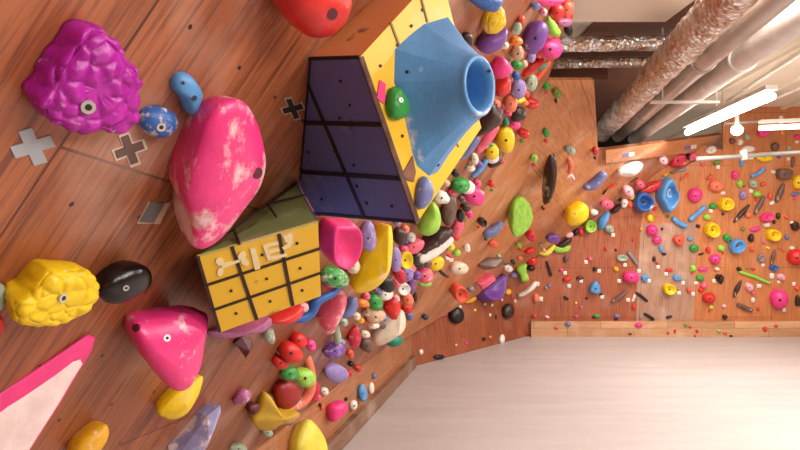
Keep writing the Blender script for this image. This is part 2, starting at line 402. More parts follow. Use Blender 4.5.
def oval(x, y, w, h, ang, n=14, wob=.07, seed=0, sq=2.0):
    r = random.Random(seed); ph = [r.random()*6.28 for _ in range(3)]; ca, sa = math.cos(math.radians(ang)), math.sin(math.radians(ang)); out = []
    for i in range(n):
        t = 2*math.pi*i/n; k = 1+wob*math.sin(2*t+ph[0])+wob*.7*math.sin(3*t+ph[1])
        c, s = math.cos(t), math.sin(t)
        c = math.copysign(abs(c)**(2/sq), c); s = math.copysign(abs(s)**(2/sq), s)
        a, b = w/2*c*k, h/2*s*k
        out.append((x+a*ca+b*sa, y-a*sa*1+b*ca))
    return out
def frame(pl, cx, cy):
    n = pl.n; rc = ray(cx, cy); v = -rc.normalized(); c = n.dot(v)
    Z = n.copy(); k = 0
    while Z.dot(v) < .66: k += .12; Z = (n+v*k).normalized()
    return n, rc, v, Z, c
def seat(pl, cx, cy, n, rc, vs, sink):
    m = min(v.dot(n) for v in vs)
    return (CAM-pl.p).dot(n)/(-rc.dot(n) + (-m)*(1-sink))
def finish(vs, fs, pl, cx, cy, n, rc, sink, material, name, flat=False):
    t = seat(pl, cx, cy, n, rc, vs, sink); loc = CAM+rc*t
    o = mesh(name, [v*t for v in vs], fs, material, None, not flat); o.location = loc; o['_t'] = t
    return o
def dome(pl, outline, hf=.5, prof="dome", material=None, name="climbing_hold", **kw):
    """refit the footprint until the finished relief, seen where it sits, has the outline's extent"""
    X0, X1 = min(p[0] for p in outline), max(p[0] for p in outline); Y0, Y1 = min(p[1] for p in outline), max(p[1] for p in outline)
    cur = [tuple(p) for p in outline]; kw = dict(kw)
    for it in range(3):
        vs, cc, fin = dome_shape(pl, cur, hf, prof, material, name, **kw)
        n, rc, sink = cc
        t = seat(pl, 0, 0, n, rc, vs, sink); P_ = [rc*t + v*t for v in vs]
        xs = [400+F*p.x/p.y for p in P_]; ys = [220-F*p.z/p.y for p in P_]
        x0, x1, y0, y1 = min(xs), max(xs), min(ys), max(ys)
        if it == 2: break
        kx = (X1-X0)/(x1-x0); ky = (Y1-Y0)/(y1-y0)
        cx_, cy_ = (x0+x1)/2, (y0+y1)/2
        kx = max(.6, min(1.3, kx)); ky = max(.6, min(1.3, ky))
        cur = [((X0+X1)/2+(x-cx_)*kx, (Y0+Y1)/2+(y-cy_)*ky) for x, y in cur]
    return fin()
def dome_shape(pl, outline, hf=.5, prof='dome', material=None, name='climbing_hold', lump=0, lumps=3.0, seg=None, rings=None, sink=.3, apex=(0, 0), flat=False, cxy=None, inner=.36, depthk=None):
    xs = [p[0] for p in outline]; ys = [p[1] for p in outline]
    cx, cy = cxy or ((min(xs)+max(xs))/2*.5+sum(xs)/len(xs)*.5, (min(ys)+max(ys))/2*.5+sum(ys)/len(ys)*.5)
    size = min(max(xs)-min(xs), max(ys)-min(ys)); area_ = abs(sum(outline[i-1][0]*outline[i][1]-outline[i][0]*outline[i-1][1] for i in range(len(outline))))/2
    size = min(size, math.sqrt(area_)*1.1)
    seg = seg or (12 if size < 7 else 20 if size < 16 else 36 if size < 50 else 64); rings = rings or (4 if size < 7 else 7 if size < 16 else 10 if size < 50 else 18)
    lo = smooth_loop(outline, seg) if not flat else outline; seg = len(lo)
    n, rc, v, Z, c = frame(pl, cx, cy)
    ring = []
    for (x, y) in lo:
        r = ray(x, y); ring.append(r*(rc.dot(Z)/r.dot(Z)) - rc)
    h = hf*size/F; u = (size/F)
    ax = V((apex[0]/F, 0, -apex[1]/F)); ax = ax - Z*ax.dot(Z)
    vs = []; fs = []
    def P(f): # height and radius by parameter 0..1 from rim to centre
        r = 1-f
        if prof == 'dome': a = (1-f)*math.pi/2; return math.sin(a), math.cos(a)
        if prof == 'flat': a = (1-f)*math.pi/2; return math.sin(a)**.45 if f > 0 else 1, min(1, math.cos(a)**.55)
        if prof == 'cone': return r, f**.85
        if prof == 'pyr': return r, f
        if prof == 'ring':
            if f < .45: a = f/.45*math.pi/2; return 1-(1-math.cos(a))*.18*1.0-.0, math.sin(a)
            a = (f-.45)/.55
            return (.82+(inner-.82)*min(1, a*1.25)) if a < .8 else inner*(1-(a-.8)/.2), math.cos(min(1, a*1.15)*math.pi/2)**.8 if a < .8 else -.0
        if prof == 'bowl':
            if f < .35: a = f/.35*math.pi/2; return 1-(1-math.cos(a))*.1, math.sin(a)
            a = (f-.35)/.65; return .9*(1-a), 1-.75*math.sin(a*math.pi/2)
    # lower skirt
    back = depthk if depthk is not None else (.22 if c > .55 else .75)
    low = []
    nb = 3
    rows = []
    for i in range(nb):
        a = (i+1)/nb; rr = 1-(.05 if c > .55 else .45)*a**2; rows.append((rr, -back*u*a))
    rows = rows[::-1]
    for i in range(rings): rows.append((P(i/rings)[0], P(i/rings)[1]*h))
    for rr, z in rows:
        k = max(0, z)/h if h else 0
        for q in ring: vs.append(q*rr + Z*z + ax*k)
    top = P(1.0); vs.append(Z*(h*(1 if prof in ('dome', 'flat', 'cone', 'pyr') else (.25 if prof == 'bowl' else 0))) + ax*(1 if prof not in ('ring', 'bowl') else 0))
    if lump:
        fr = lumps/u
        for i, p in enumerate(vs):
            if prof == 'ring' and i >= nb*seg+int(rings*.6)*seg: continue
            d, _ = noise.voronoi(p*fr+V((cx, cy, 3)))
            b = min(1, (d[1]-d[0])*1.8)**.5
            kk = (i//seg)/len(rows); vs[i] = p + (Z + p.normalized()*(.9 if kk < .35 else 0))*(lump*u*(b-.6))*(.7 if kk < .2 else 1)
    M = len(rows)
    for i in range(M-1):
        for j in range(seg):
            k = (j+1) % seg; fs.append((i*seg+j, i*seg+k, (i+1)*seg+k, (i+1)*seg+j))
    fs += [((M-1)*seg+j, (M-1)*seg+(j+1) % seg, M*seg) for j in range(seg)]
    fs.append(tuple(range(seg))[::-1])
    sk = sink if c <= .55 else .12
    def fin():
        o = finish(vs, fs, pl, cx, cy, n, rc, sk, material, name, flat)
        fixnormals(o)
        return o
    return vs, (n, rc, sk), fin
def fixnormals(o):
    bm = bmesh.new(); bm.from_mesh(o.data); bmesh.ops.recalc_face_normals(bm, faces=bm.faces); bm.to_mesh(o.data); bm.free()
def tubeh(pl, pts, material, name='climbing_hold', seg=10, sink=.35, sub=3, flatk=1.0):
    cx = sum(p[0] for p in pts)/len(pts); cy = sum(p[1] for p in pts)/len(pts)
    n, rc, v, Z, c = frame(pl, cx, cy)
    sm = []
    for i in range(len(pts)-1):
        p0 = pts[max(0, i-1)]; p1 = pts[i]; p2 = pts[i+1]; p3 = pts[min(len(pts)-1, i+2)]
        for j in range(sub):
            t = j/sub; sm.append([.5*((2*p1[a])+(-p0[a]+p2[a])*t+(2*p0[a]-5*p1[a]+4*p2[a]-p3[a])*t*t+(-p0[a]+3*p1[a]-3*p2[a]+p3[a])*t**3) for a in range(3)])
    sm.append(list(pts[-1]))
    sp = []
    for x, y, r in sm:
        q = ray(x, y); sp.append((q*(rc.dot(Z)/q.dot(Z))-rc, max(r, .3)/F))
    vs = []; fs = []; K = len(sp)
    rows = []
    for i in range(K):
        t = (sp[min(K-1, i+1)][0]-sp[max(0, i-1)][0]).normalized(); p, r = sp[i]
        if i == 0: rows += [(p-t*r*.8, r*.5, t), (p-t*r*.4, r*.88, t)]
        rows.append((p, r, t))
        if i == K-1: rows += [(p+t*r*.4, r*.88, t), (p+t*r*.8, r*.5, t)]
    for p, r, t in rows:
        s = Z.cross(t).normalized(); zz = t.cross(s)
        for j in range(seg):
            a = 2*math.pi*j/seg; vs.append(p+s*math.cos(a)*r+zz*math.sin(a)*r*flatk)
    M = len(rows)
    for i in range(M-1):
        for j in range(seg):
            k = (j+1) % seg; fs.append((i*seg+j, i*seg+k, (i+1)*seg+k, (i+1)*seg+j))
    fs.append(tuple(range(seg))[::-1]); fs.append(tuple((M-1)*seg+j for j in range(seg)))
    o = finish(vs, fs, pl, cx, cy, n, rc, sink, material, name); fixnormals(o); return o
bolt_m = simple('bolt_steel', 'c9c4bc', .3, .7); sock_m = simple('bolt_socket', '1c1412', .6)
def pin(o, x, y, r, parts=True, m=None, nm='bolt'):
    """a bolt (or hole) seated where the camera ray through (x, y) meets the mesh"""
    me = o.data; bv = BVHTree.FromPolygons([v.co+o.location for v in me.vertices], [p.vertices[:] for p in me.polygons])
    h = bv.ray_cast(CAM, ray(x, y).normalized())
    if h[0] is None: return
    p, nn = h[0], h[1]; d = (p-CAM).y; R = r*d/F
    if nn.dot(p-CAM) > 0: nn = -nn
    pln = (nn - (p-CAM).normalized()*.4).normalized()
    b = child(cyl(nm, p-pln*R*.5, p+pln*R*.22, R, m or (bolt_m if parts else sock_m), seg=14 if r > 1.5 else 8), o)
    if parts:
        s = cyl('socket', p, p+pln*R*.26, R*.5, sock_m, seg=8)
        s.parent = b
        for v in s.data.vertices: v.co -= o.location
def reg(o, x, y, size, col, shape, wall, label=None, landmark=None, chip=False):
    o['category'] = 'paper tag' if chip else 'climbing hold'
    REC.append(dict(o=o, x=x, y=y, size=size, col=CNAME.get(col, col), shape=shape, wall=wall, label=label, lm=landmark, chip=chip))
    return o
SH = dict(b='rounded', o='oval', l='lumpy', r='ring-shaped', j='cupped', t='three-cornered', f='flat', q='blocky', k='knobbly', c='cone-shaped')
PROF = dict(b='dome', o='dome', l='dome', r='ring', j='bowl', t='flat', f='flat', q='flat', k='dome', c='cone')
def plane_of(w, x, y): return side(x, y) if w == '2' else PL[w]
def H1(w, kind, x, y, ww, hh, ang, col, chalk=0, label=None, lm=None, bolt=None):
    pl = plane_of(w, x, y)
    if kind == 'tag':
        o = dome(pl, oval(x, y, ww, hh, ang, 8, 0, 0, 8), .12, 'flat', hmat('white', 0, .7), 'paper_tag', seg=8, rings=2, flat=False, depthk=.15)
        return reg(o, x, y, min(ww, hh), 'white', '', w, label, lm, True)
    sd = int(x*7+y*13)
    if w == '1' and x > 255: ww *= 1.16; hh *= 1.16
    if kind == 't':
        r = random.Random(sd); a0 = r.random()*2 if ang == 0 else 0
        pts = []
        for i in range(9):
            t = 2*math.pi*i/9+a0; k = 1.08 if i % 3 == 0 else .86
            a, b = ww/2*math.cos(t)*k, hh/2*math.sin(t)*k; ca, sa = math.cos(math.radians(ang)), math.sin(math.radians(ang))
            pts.append((x+a*ca+b*sa, y-a*sa+b*ca))
    else: pts = oval(x, y, ww, hh, ang, 14, {'b': .05, 'o': .03, 'l': .09, 'r': .04, 'j': .04, 'f': .08, 'q': .04, 'k': .1, 'c': .04}[kind], sd, 3.4 if kind == 'q' else 2)
    hf = dict(b=.5, o=.42, l=.5, r=.42, j=.5, t=.42, f=.28, q=.5, k=.55, c=.8)[kind]
    o = dome(pl, pts, hf, PROF[kind], hmat(col, chalk), lump={'l': .12, 'k': .22}.get(kind, 0), lumps={'l': 2.2, 'k': 1.8}.get(kind, 3), inner=.42 if min(ww, hh) > 11 else .5)
    s = min(ww, hh)
    if kind == 'r':
        if s > 8: pin(o, x, y, s*.08, False)
    elif bolt: pin(o, bolt[0], bolt[1], bolt[2])
    elif s >= 8 and kind not in 'k': pin(o, x+s*.05, y+s*.06, max(.55, s*.07), s > 24)
    return reg(o, x, y, (ww+hh)/2, col, SH[kind], w, label, lm)
def HO(w, pts, col, x=None, y=None, chalk=0, hf=.4, prof='dome', shape='rounded', label=None, lm=None, bolts=(), holes=(), rough=.42, name='climbing_hold', **kw):
    cx = sum(p[0] for p in pts)/len(pts); cy = sum(p[1] for p in pts)/len(pts)
    o = dome(plane_of(w, cx, cy), pts, hf, prof, hmat(col, chalk, rough), name=name, **kw)
    for b in bolts: pin(o, *b)
    for b in holes: pin(o, *b, False, hmat({'sky': 'navy'}.get(col, 'maroon')), 'screw_hole')
    sz = math.sqrt(max(p[0] for p in pts)-min(p[0] for p in pts))*math.sqrt(max(p[1] for p in pts)-min(p[1] for p in pts))
    return reg(o, cx, cy, sz, col, shape, w, label, lm)
def HT(w, pts, col, chalk=0, shape='stick-like', label=None, lm=None, flatk=1.0, bolts=()):
    mid = pts[len(pts)//2]
    o = tubeh(plane_of(w, mid[0], mid[1]), pts, hmat(col, chalk), flatk=flatk, seg=16 if max(p[2] for p in pts) > 4 else 8)
    for b in bolts: pin(o, *b)
    L_ = math.hypot(pts[0][0]-pts[-1][0], pts[0][1]-pts[-1][1])
    return reg(o, sum(p[0] for p in pts)/len(pts), sum(p[1] for p in pts)/len(pts), (L_+4*max(p[2] for p in pts))/2, col, shape, w, label, lm)

# ---- big holds of the left wall (outlines)
HO('1', [(93,17),(108,27),(125,47),(137,63),(141,80),(138,100),(139,117),(125,134),(107,136),(98,131),(83,136),(60,132),(37,122),(25,107),(20,97),(33,83),(43,63),(57,47),(70,28),(80,20)], 'purple', chalk=.35, hf=.2, prof='flat', lump=.075, lumps=4.6, seg=120, rings=50, bolts=[(88,107,7),(113,130,2.5)], rough=.36,
   label='large magenta-purple hold covered in swollen scales, top left corner of the left wall', lm='large purple scaly hold')
H1('1', 'o', 157, 121, 42, 33, 10, 'blue', .8, 'small dark blue oval hold with one chalk patch, just right of the purple scaly hold', 'dark blue oval hold', (161,127,4.5))
HO('1', [(170,78),(178,71),(190,73),(202,88),(203,97),(194,115),(186,114),(179,98),(169,88)], 'sky', hf=.42, holes=[(194,98,3),(183,83,1.8)], label='light blue pinched hold with two screw holes above the giant pink hold', lm='light blue pinched hold')
HO('1', [(227,95),(243,100),(257,121),(265,147),(266,165),(258,186),(237,210),(212,237),(190,249),(177,247),(175,240),(177,222),(170,205),(167,193),(173,167),(180,150),(193,120),(208,102)], 'hot', chalk=.9, hf=.2, bolts=[], holes=[(257,173,6)], rough=.3,
   label='giant glossy hot pink teardrop hold with a chalky top and one bolt hole', lm='giant pink teardrop hold')
HO('1', [(266,-10),(268,5),(274,18),(285,30),(300,38),(320,37),(340,24),(349,8),(352,-10),(340,-30),(300,-38),(275,-30)], 'red', hf=.45, holes=[(332,14,6)], rough=.3, label='big red rounded hold cut off by the top edge of the picture', lm='big red top hold')
HO('1', [(54,259),(70,261),(88,261),(97,272),(101,290),(94,301),(84,311),(70,319),(56,325),(28,328),(8,325),(3,312),(5,299),(20,289),(35,270),(44,261)], 'yellow', chalk=.2, hf=.24, prof='flat', lump=.07, lumps=4.0, seg=100, rings=40, bolts=[(63,298,5)], label='large yellow hold covered in scales near the left edge', lm='large yellow scaly hold')
HO('1', [(97,300),(93,288),(103,275),(120,265),(140,260),(151,266),(152,280),(140,292),(120,302),(106,304)], 'black', hf=.3, rough=.2, bolts=[(126,288,3)], label='glossy black oval hold tucked behind the yellow scaly hold', lm='glossy black oval hold')
HO('1', [(123,322),(130,315),(165,309),(200,305),(208,307),(205,330),(199,362),(188,383),(175,391),(160,387),(140,365),(127,343)], 'hot', chalk=.6, hf=.34, bolts=[(167,338,3.5)], holes=[(136,328,4)], rough=.3, apex=(-4, 10), label='large hot pink three-cornered hold at the lower left corner of the yellow cube', lm='large pink three-cornered hold')
HO('1', [(201,374),(203,380),(198,395),(186,413),(171,420),(159,417),(155,413),(164,401),(180,387)], 'yellow', hf=.35, prof='cone', seg=64, label='yellow petal-shaped hold poking out under the pink three-cornered hold', lm='yellow petal-shaped hold')
HO('1', [(104,421),(109,427),(105,440),(92,455),(75,462),(66,458),(72,446),(84,434)], 'gold', chalk=.6, hf=.35, label='golden yellow finger-shaped hold at the bottom edge of the picture', lm='golden finger hold')
bl0 = HO('1', [(88,334),(95,337),(92,349),(76,375),(60,402),(40,433),(25,456),(0,480),(-30,480),(-30,410),(0,392),(18,381),(54,357)], 'hot', chalk=0, hf=.05, prof='flat', flat=True, depthk=.05,
   label='huge pale pink chalk-covered blade-shaped hold in the bottom left corner', lm='huge pale pink blade')
bl1 = dome(LEFT, [(82,350),(84,356),(74,372),(58,399),(38,430),(22,455),(0,476),(-26,476),(-26,422),(0,402),(18,391),(54,367),(74,352)], .15, 'flat', hmat('f6dad6', 0, .55), 'chalked_face', flat=True, depthk=.03, seg=60)
wl_ = bl1.location.copy(); del bl1['_t']; rebase(bl1, V((0, 0, 0)))
for v_ in bl1.data.vertices: v_.co += wl_
bl1.location = (0, 0, 0); child(bl1, bl0); bl1['label'] = 'pale chalk-dusted front face'
HO('1', [(4,282),(6,295),(2,308),(-8,312),(-14,296),(-8,282)], 'sage', hf=.4, label='pale green hold mostly outside the left edge, beside the yellow scaly hold')
HO('1', [(2,316),(5,326),(0,335),(-10,332),(-8,320)], 'red', hf=.4, label='red hold mostly outside the left edge, below the pale green one')
HO('1', [(220,403),(221,410),(214,428),(206,446),(192,462),(172,468),(168,458),(178,449),(192,433),(206,414)], '9a98c4', chalk=.9, hf=.45, prof='pyr', flat=True, label='grey lavender cracked blade-shaped hold at the bottom edge', lm='grey lavender blade', apex=(3, -4))
HO('1', [(232,343),(240,335),(252,338),(253,345),(247,351),(245,358),(240,350)], 'maroon', hf=.6, prof='pyr', flat=True, label='dark maroon jagged hold just below the small yellow cube')
HO('1', [(206,330),(225,333),(262,318),(271,315),(268,328),(250,334),(225,339),(208,339)], 'mauve', hf=.5, lump=.1, lumps=1.5, seg=48, rings=12, label='mauve ridged strip hold under the bottom edge of the yellow cube')
H1('1', 'k', 269, 336, 13, 14, 0, 'sage', .6, 'pale flower-shaped knob below the right end of the mauve ridged hold', 'pale flower knob')
HO('1', [(268,322),(280,314),(300,304),(304,309),(297,319),(285,325),(275,325)], 'red', hf=.5, label='red crescent-shaped hold peeking out under the yellow cube', lm='red crescent under the yellow cube')
HT('1', [(292,318,3.5),(303,318,5),(312,311,5.5),(316,302,5.5),(325,297,4.5),(334,293,3.5),(338,287,2.5)], 'blue', label='curling royal blue hook-shaped hold right of the red crescent', shape='hook-shaped', lm='curling blue hook hold')
H1('1', 'o', 303, 307, 11, 9, 20, 'palepink', 0, 'pale pink oval hold inside the curl of the blue hook')
for p in ((298,340,16,15),(290,352,22,20),(280,362,15,14)): H1('1', 'b', *p, 0, 'red', 0)
H1('1', 'b', 310, 345, 11, 11, 0, 'pink', .3)
HT('1', [(307,358,4),(311,372,4.5),(310,390,5.5),(301,403,5.5),(288,407,4.5)], 'salmon', .6, 'hook-shaped', 'salmon orange finger-like hold curving down behind the green double knob')
HO('1', [(271,386),(283,378),(296,384),(301,395),(293,405),(279,410),(271,401)], '9a2020', hf=.35, label='dark red rounded hold beneath the green double knob', lm='dark red hold beneath the green knobs')
H1('1', 'b', 289, 373, 17, 14, 20, 'green', .5, 'left half of the chalky green double knob hold')
H1('1', 'b', 304, 377, 20, 19, 0, 'lime', .6, 'round right knob of the chalky green double hold', 'green double knob')
HO('1', [(310,377),(318,382),(320,392),(312,402),(307,396)], 'crimson', hf=.4)
H1('1', 'b', 317, 397, 8, 8, 0, 'rose'); H1('1', 'b', 324, 391, 8, 8, 0, 'white')
HO('1', [(262,390),(270,397),(273,408),(285,411),(296,411),(300,414),(290,423),(278,425),(270,431),(256,430),(249,420),(257,408)], 'mustard', hf=.4, prof='cone', label='mustard yellow star-shaped hold with small balls around it', lm='mustard star hold')
HO('1', [(232,402),(239,391),(247,388),(252,394),(246,402),(234,405)], 'mauve', chalk=.3, hf=.6, prof='cone')
H1('1', 'l', 252, 408, 15, 13, 30, 'maroon'); H1('1', 'b', 257, 419, 11, 11, 0, 'white'); H1('1', 'b', 267, 432, 10, 10, 0, 'sage'); H1('1', 'b', 288, 418, 13, 13, 0, 'mauve', .3)
H1('1', 'b', 238, 448, 18, 12, 0, 'sage', .4)
HO('K', [(302,419),(314,426),(325,440),(328,456),(318,466),(300,468),(288,458),(286,445),(292,430)], 'lemon', hf=.3, label='pale yellow smooth egg-shaped hold with a crease, cut by the bottom edge', lm='pale yellow egg hold')
HO('1', [(322,368),(335,362),(347,368),(349,376),(338,383),(325,379)], 'lavender', hf=.25, rough=.6)
H1('1', 'b', 334, 350, 22, 14, 20, 'violet', .6, 'violet lumpy hold with a grey stub standing on it', 'violet hold with the grey stub')
HT('1', [(336,326,3),(337,334,4),(338,341,4)], 'sage', .4)
HO('1', [(356,325),(361,334),(360,342),(353,350),(347,346),(347,333)], 'crimson', chalk=.6, hf=.5, lump=.1, label='crimson chalk-flecked hold between the violet hold and the white wedge', lm='crimson chalk-flecked hold')
H1('1', 'l', 366, 345, 12, 15, 0, 'taupe'); H1('1', 'b', 350, 354, 7, 9, 0, 'coral'); H1('1', 'b', 351, 364, 6, 6, 0, 'black'); H1('1', 'b', 357, 368, 8, 7, 0, 'red'); H1('1', 'b', 349, 373, 6, 7, 0, 'red')
H1('1', 'b', 360, 320, 8, 7, 0, 'gold'); H1('1', 'l', 373, 325, 12, 7, 0, 'white'); H1('1', 'l', 375, 316, 18, 13, 20, 'beige', .4); H1('1', 'b', 384, 318, 6, 6, 0, 'sky')
HO('1', [(384,337),(395,334),(403,337),(400,345),(388,347)], 'teal', hf=.5, label='teal hold showing under the big white wedge')
HO('1', [(372,346),(371,338),(380,328),(392,318),(402,309),(406,319),(404,330),(393,338),(381,345)], 'cream', hf=.55, prof='cone', label='big cream white wedge hold at the lower edge of the crowded strip', lm='big white wedge')
HO('1', [(382,307),(391,296),(401,303),(400,311),(394,320),(387,317),(383,312)], 'red', chalk=.3, hf=.55, lump=.08, label='glossy red heart-shaped hold right above the white wedge', lm='red heart-shaped hold')
H1('1', 'o', 386, 284, 15, 16, 20, 'black', 0, 'black oval hold by the tip of the big yellow crescent'); H1('1', 'b', 385, 294, 15, 11, 20, 'white')
H1('1', 'b', 374, 302, 15, 17, 0, 'green', .3, 'green rounded hold left of the red heart-shaped hold', 'green rounded hold by the heart'); H1('1', 'k', 363, 303, 11, 9, 0, 'orange')
HO('1', [(339,316),(345,308),(351,299),(357,296),(358,305),(353,314),(345,319)], 'slate', hf=.3, label='blue grey flat-sided hold below the big yellow crescent', lm='blue grey flat-sided hold')
HO('1', [(342,289),(347,293),(340,312),(326,334),(321,335),(316,321),(325,308),(335,295)], 'rose', chalk=.7, hf=.55, label='long rose red streaked hold slanting beside the blue hook', lm='long rose red hold')
H1('1', 'b', 334, 277, 26, 20, 0, 'green', .9, 'green and white ball-like hold directly under the pink bowl hold'); H1('1', 'l', 352, 265, 15, 15, 0, 'cream')
H1('1', 'l', 367, 237, 16, 28, -10, 'lavender', .5)
HO('1', [(320,218),(338,217),(357,218),(363,232),(360,250),(351,263),(339,270),(325,265),(318,257),(317,238)], 'hot', chalk=.35, hf=.55, prof='bowl', label='hot pink bowl-shaped hold between the two cubes and the yellow crescent', lm='hot pink bowl hold')
HO('1', [(389,223),(393,232),(393,248),(390,268),(384,279),(374,288),(362,293),(349,293),(347,287),(354,273),(364,254),(377,238)], 'yellow', hf=.55, prof='cone', seg=72, rings=14, label='big yellow crescent hold hanging under the large cube', lm='big yellow crescent', chalk=.3)
H1('1', 'b', 399, 236, 13, 17, 0, 'brown'); H1('1', 'b', 405, 240, 7, 6, 0, 'blue'); H1('1', 'b', 411, 237, 9, 9, 0, 'white'); H1('1', 'o', 413, 246, 22, 11, 30, 'rose', .3)
H1('1', 'o', 395, 259, 11, 24, 0, 'lavender'); H1('1', 'j', 404, 259, 17, 18, 0, 'yellow', .2, 'round yellow cupped hold right of the big yellow crescent', 'round yellow cupped hold'); H1('1', 'b', 415, 259, 8, 11, 0, 'black')
HT('1', [(421,259,5),(435,252,5),(450,240,4)], 'white', 0, 'bar-shaped', 'long white bar-shaped hold under the dark brown blade', 'long white bar hold')
HO('1', [(414,251),(427,240),(439,228),(450,226),(453,231),(443,240),(430,248),(418,253)], 'brown', hf=.5, lump=.08, label='long dark brown blade hold above the white bar', lm='long dark brown blade')
HO('1', [(440,205),(452,194),(457,200),(456,215),(450,226),(441,224)], 'taupe', hf=.5, lump=.15, label='weathered taupe rock-like hold right of the lime pear hold')
HO('1', [(431,201),(438,206),(441,218),(437,230),(425,236),(416,233),(417,223),(424,213)], 'lime', hf=.5, label='smooth lime green pear-shaped hold at the corner of the large cube', lm='lime green pear hold')
HO('Y', [(414,206),(414,193),(417,182),(423,176),(430,180),(434,190),(431,200),(422,209)], 'slate', chalk=.4, hf=.5, label='blue grey egg-shaped hold on the large cube, above the lime pear hold', lm='blue grey egg hold')
H1('1', 'l', 441, 197, 14, 14, 0, 'white', .3); H1('1', 'o', 473, 195, 18, 22, 60, 'pink', .2, 'soft pink oval hold behind the green ball in the crowded strip'); H1('1', 'b', 466, 187, 16, 13, 0, 'white'); H1('1', 'b', 460, 185, 18, 14, 20, 'green', .4, 'bright green ball-like hold beyond the tip of the large cube', 'bright green ball hold')
H1('1', 'b', 455, 173, 8, 8, 0, 'black'); H1('1', 'b', 450, 167, 6, 6, 0, 'orange')
HT('1', [(461,158,2.5),(468,151,4.5),(477,139,3.5)], 'slate', .5, 'blade-shaped')
HO('1', [(489,100),(497,104),(502,110),(500,119),(493,127),(479,134),(467,137),(472,125),(481,111)], 'brown', hf=.5, label='dark chocolate brown wedge hold below the mouth of the blue funnel', lm='dark brown wedge')
HT('1', [(460,148,2),(466,140,3)], 'brown')
HT('1', [(479,150,4),(487,139,5.5),(495,128,4.5)], 'rose', .2, 'bar-shaped', 'long rose pink bar hold under the dark brown wedge', 'rose bar hold')
H1('1', 'b', 505, 139, 18, 24, 0, 'yellow', 0, 'plain yellow ball-like hold at the right rim of the crowded strip', 'yellow ball at the strip rim')
H1('1', 'b', 492, 158, 14, 9, 20, 'white'); H1('1', 'b', 491, 151, 14, 15, 0, 'yellow'); H1('1', 'b', 489, 144, 8, 6, 0, 'green')
H1('1', 'b', 474, 159, 8, 11, 0, 'cream'); HT('1', [(473,176,2.5),(480,169,3.5),(485,162,3)], 'sky', .2); H1('1', 'o', 478, 163, 6, 10, 50, 'violet')
HO('1', [(500,151),(502,162),(498,166),(487,168),(490,160)], 'brown', hf=.5, prof='cone')
H1('1', 'b', 502, 161, 5, 5, 0, 'coral')
# upper part of the crowded strip
H1('1', 'b', 513, 124, 14, 10, 0, 'pink', .2); H1('1', 'b', 506, 122, 6, 8, 0, 'teal'); H1('1', 'l', 517, 114, 17, 13, 20, 'brown', 0, 'dark brown lumpy hold at the right rim just above the red ball', 'brown lumpy rim hold')
H1('1', 'b', 531, 103, 14, 11, 0, 'red', .3, 'red heart-like hold on the rim, below the sage hold', 'red rim hold'); H1('1', 'o', 518, 99, 13, 8, 20, 'lemon'); H1('1', 'o', 518, 89, 14, 19, -30, 'lavender', .3, 'lavender oval hold below the long red hold')
H1('1', 'o', 531, 83, 11, 16, -20, 'sage', .6, 'pale sage oval hold with chalk, beside the lavender oval', 'pale sage oval hold'); HT('1', [(525,74,4),(532,67,5.5),(540,61,5)], 'red', 0, 'bar-shaped', 'long smooth red hold slanting below the pink one on the rim', 'long smooth red hold')
HT('1', [(536,80,2.5),(543,71,3),(549,63,2.5)], 'coral'); HT('1', [(540,69,2),(545,65,2.5)], 'teal')
H1('1', 'o', 531, 57, 8, 11, -30, 'lavender'); H1('1', 'b', 516, 76, 8, 8, 0, 'blue'); H1('1', 'b', 517, 65, 11, 9, 20, 'green'); H1('1', 'l', 517, 53, 13, 14, 0, 'beige')
H1('1', 'b', 510, 103, 13, 16, 0, 'salmon', .2)
HO('1', [(490,66),(500,56),(509,61),(512,69),(505,76),(494,79),(489,73)], 'pink', hf=.55, label='bright pink peaked hold right beside the blue funnel mouth', lm='bright pink peaked hold')
HO('1', [(494,86),(504,78),(510,76),(511,88),(505,95),(496,97),(491,93)], 'red', hf=.5, label='bright red glossy hold under the pink peaked hold', lm='bright red glossy hold')
H1('1', 'b', 516, 41, 12, 9, 20, 'orange', 0, 'small orange ball-like hold left of the purple oval')
H1('1', 'o', 534, 37, 34, 19, 58, 'violet', .2, 'big purple oval hold near the top of the crowded strip', 'big purple oval hold')
HT('1', [(548,19,3.5),(552,28,5.5),(557,33,4)], 'lime', .2, 'bean-shaped', 'lime green bean-shaped hold right of the purple oval', 'lime green bean hold')
H1('1', 'b', 549, 48, 24, 19, 20, 'pink', .1, 'plump pink hold on the rim beneath the lime bean', 'plump pink rim hold')
H1('1', 'o', 516, 29, 8, 14, -30, 'sage', .6)
HO('1', [(475,48),(482,36),(497,28),(508,26),(506,38),(497,48),(485,54),(478,53)], 'violet', hf=.5, label='dark purple wedge-shaped hold under the yellow scaly ball', lm='dark purple wedge')
HO('1', [(481,17),(490,9),(501,4),(506,14),(505,24),(499,31),(490,34),(481,33)], 'yellow', chalk=.3, hf=.5, lump=.1, lumps=2.2, seg=60, rings=20, label='yellow crumpled hold wedged under the blue one at the top', lm='yellow crumpled hold')
HO('1', [(465,-2),(473,5),(482,11),(495,12),(502,4),(503,-3),(490,-10),(472,-9)], 'blue', hf=.5, lump=.06, label='deep blue hold at the top edge above the yellow crumpled hold', lm='deep blue top hold')
H1('1', 'b', 467, 39, 11, 13, 30, 'brown'); H1('1', 'q', 535, 6, 9, 7, 20, 'slate', .5)
H1('1', 'o', 566, 9, 12, 18, -30, 'coral', .2); H1('1', 'o', 569, 15, 7, 12, 0, 'red'); H1('1', 'o', 556, 12, 13, 17, -30, 'red', .2, 'red oval hold at the top, left of the coral one')
H1('1', 'o', 550, 1, 26, 9, 5, 'pink', .2, 'pink oval hold cut off by the top edge, above the lime bean')
H1('1', 'o', 564, 22, 15, 9, 10, 'mauve', .5); H1('1', 'b', 568, 30, 8, 11, 0, 'black'); H1('1', 'o', 565, 41, 12, 7, 0, 'grey')
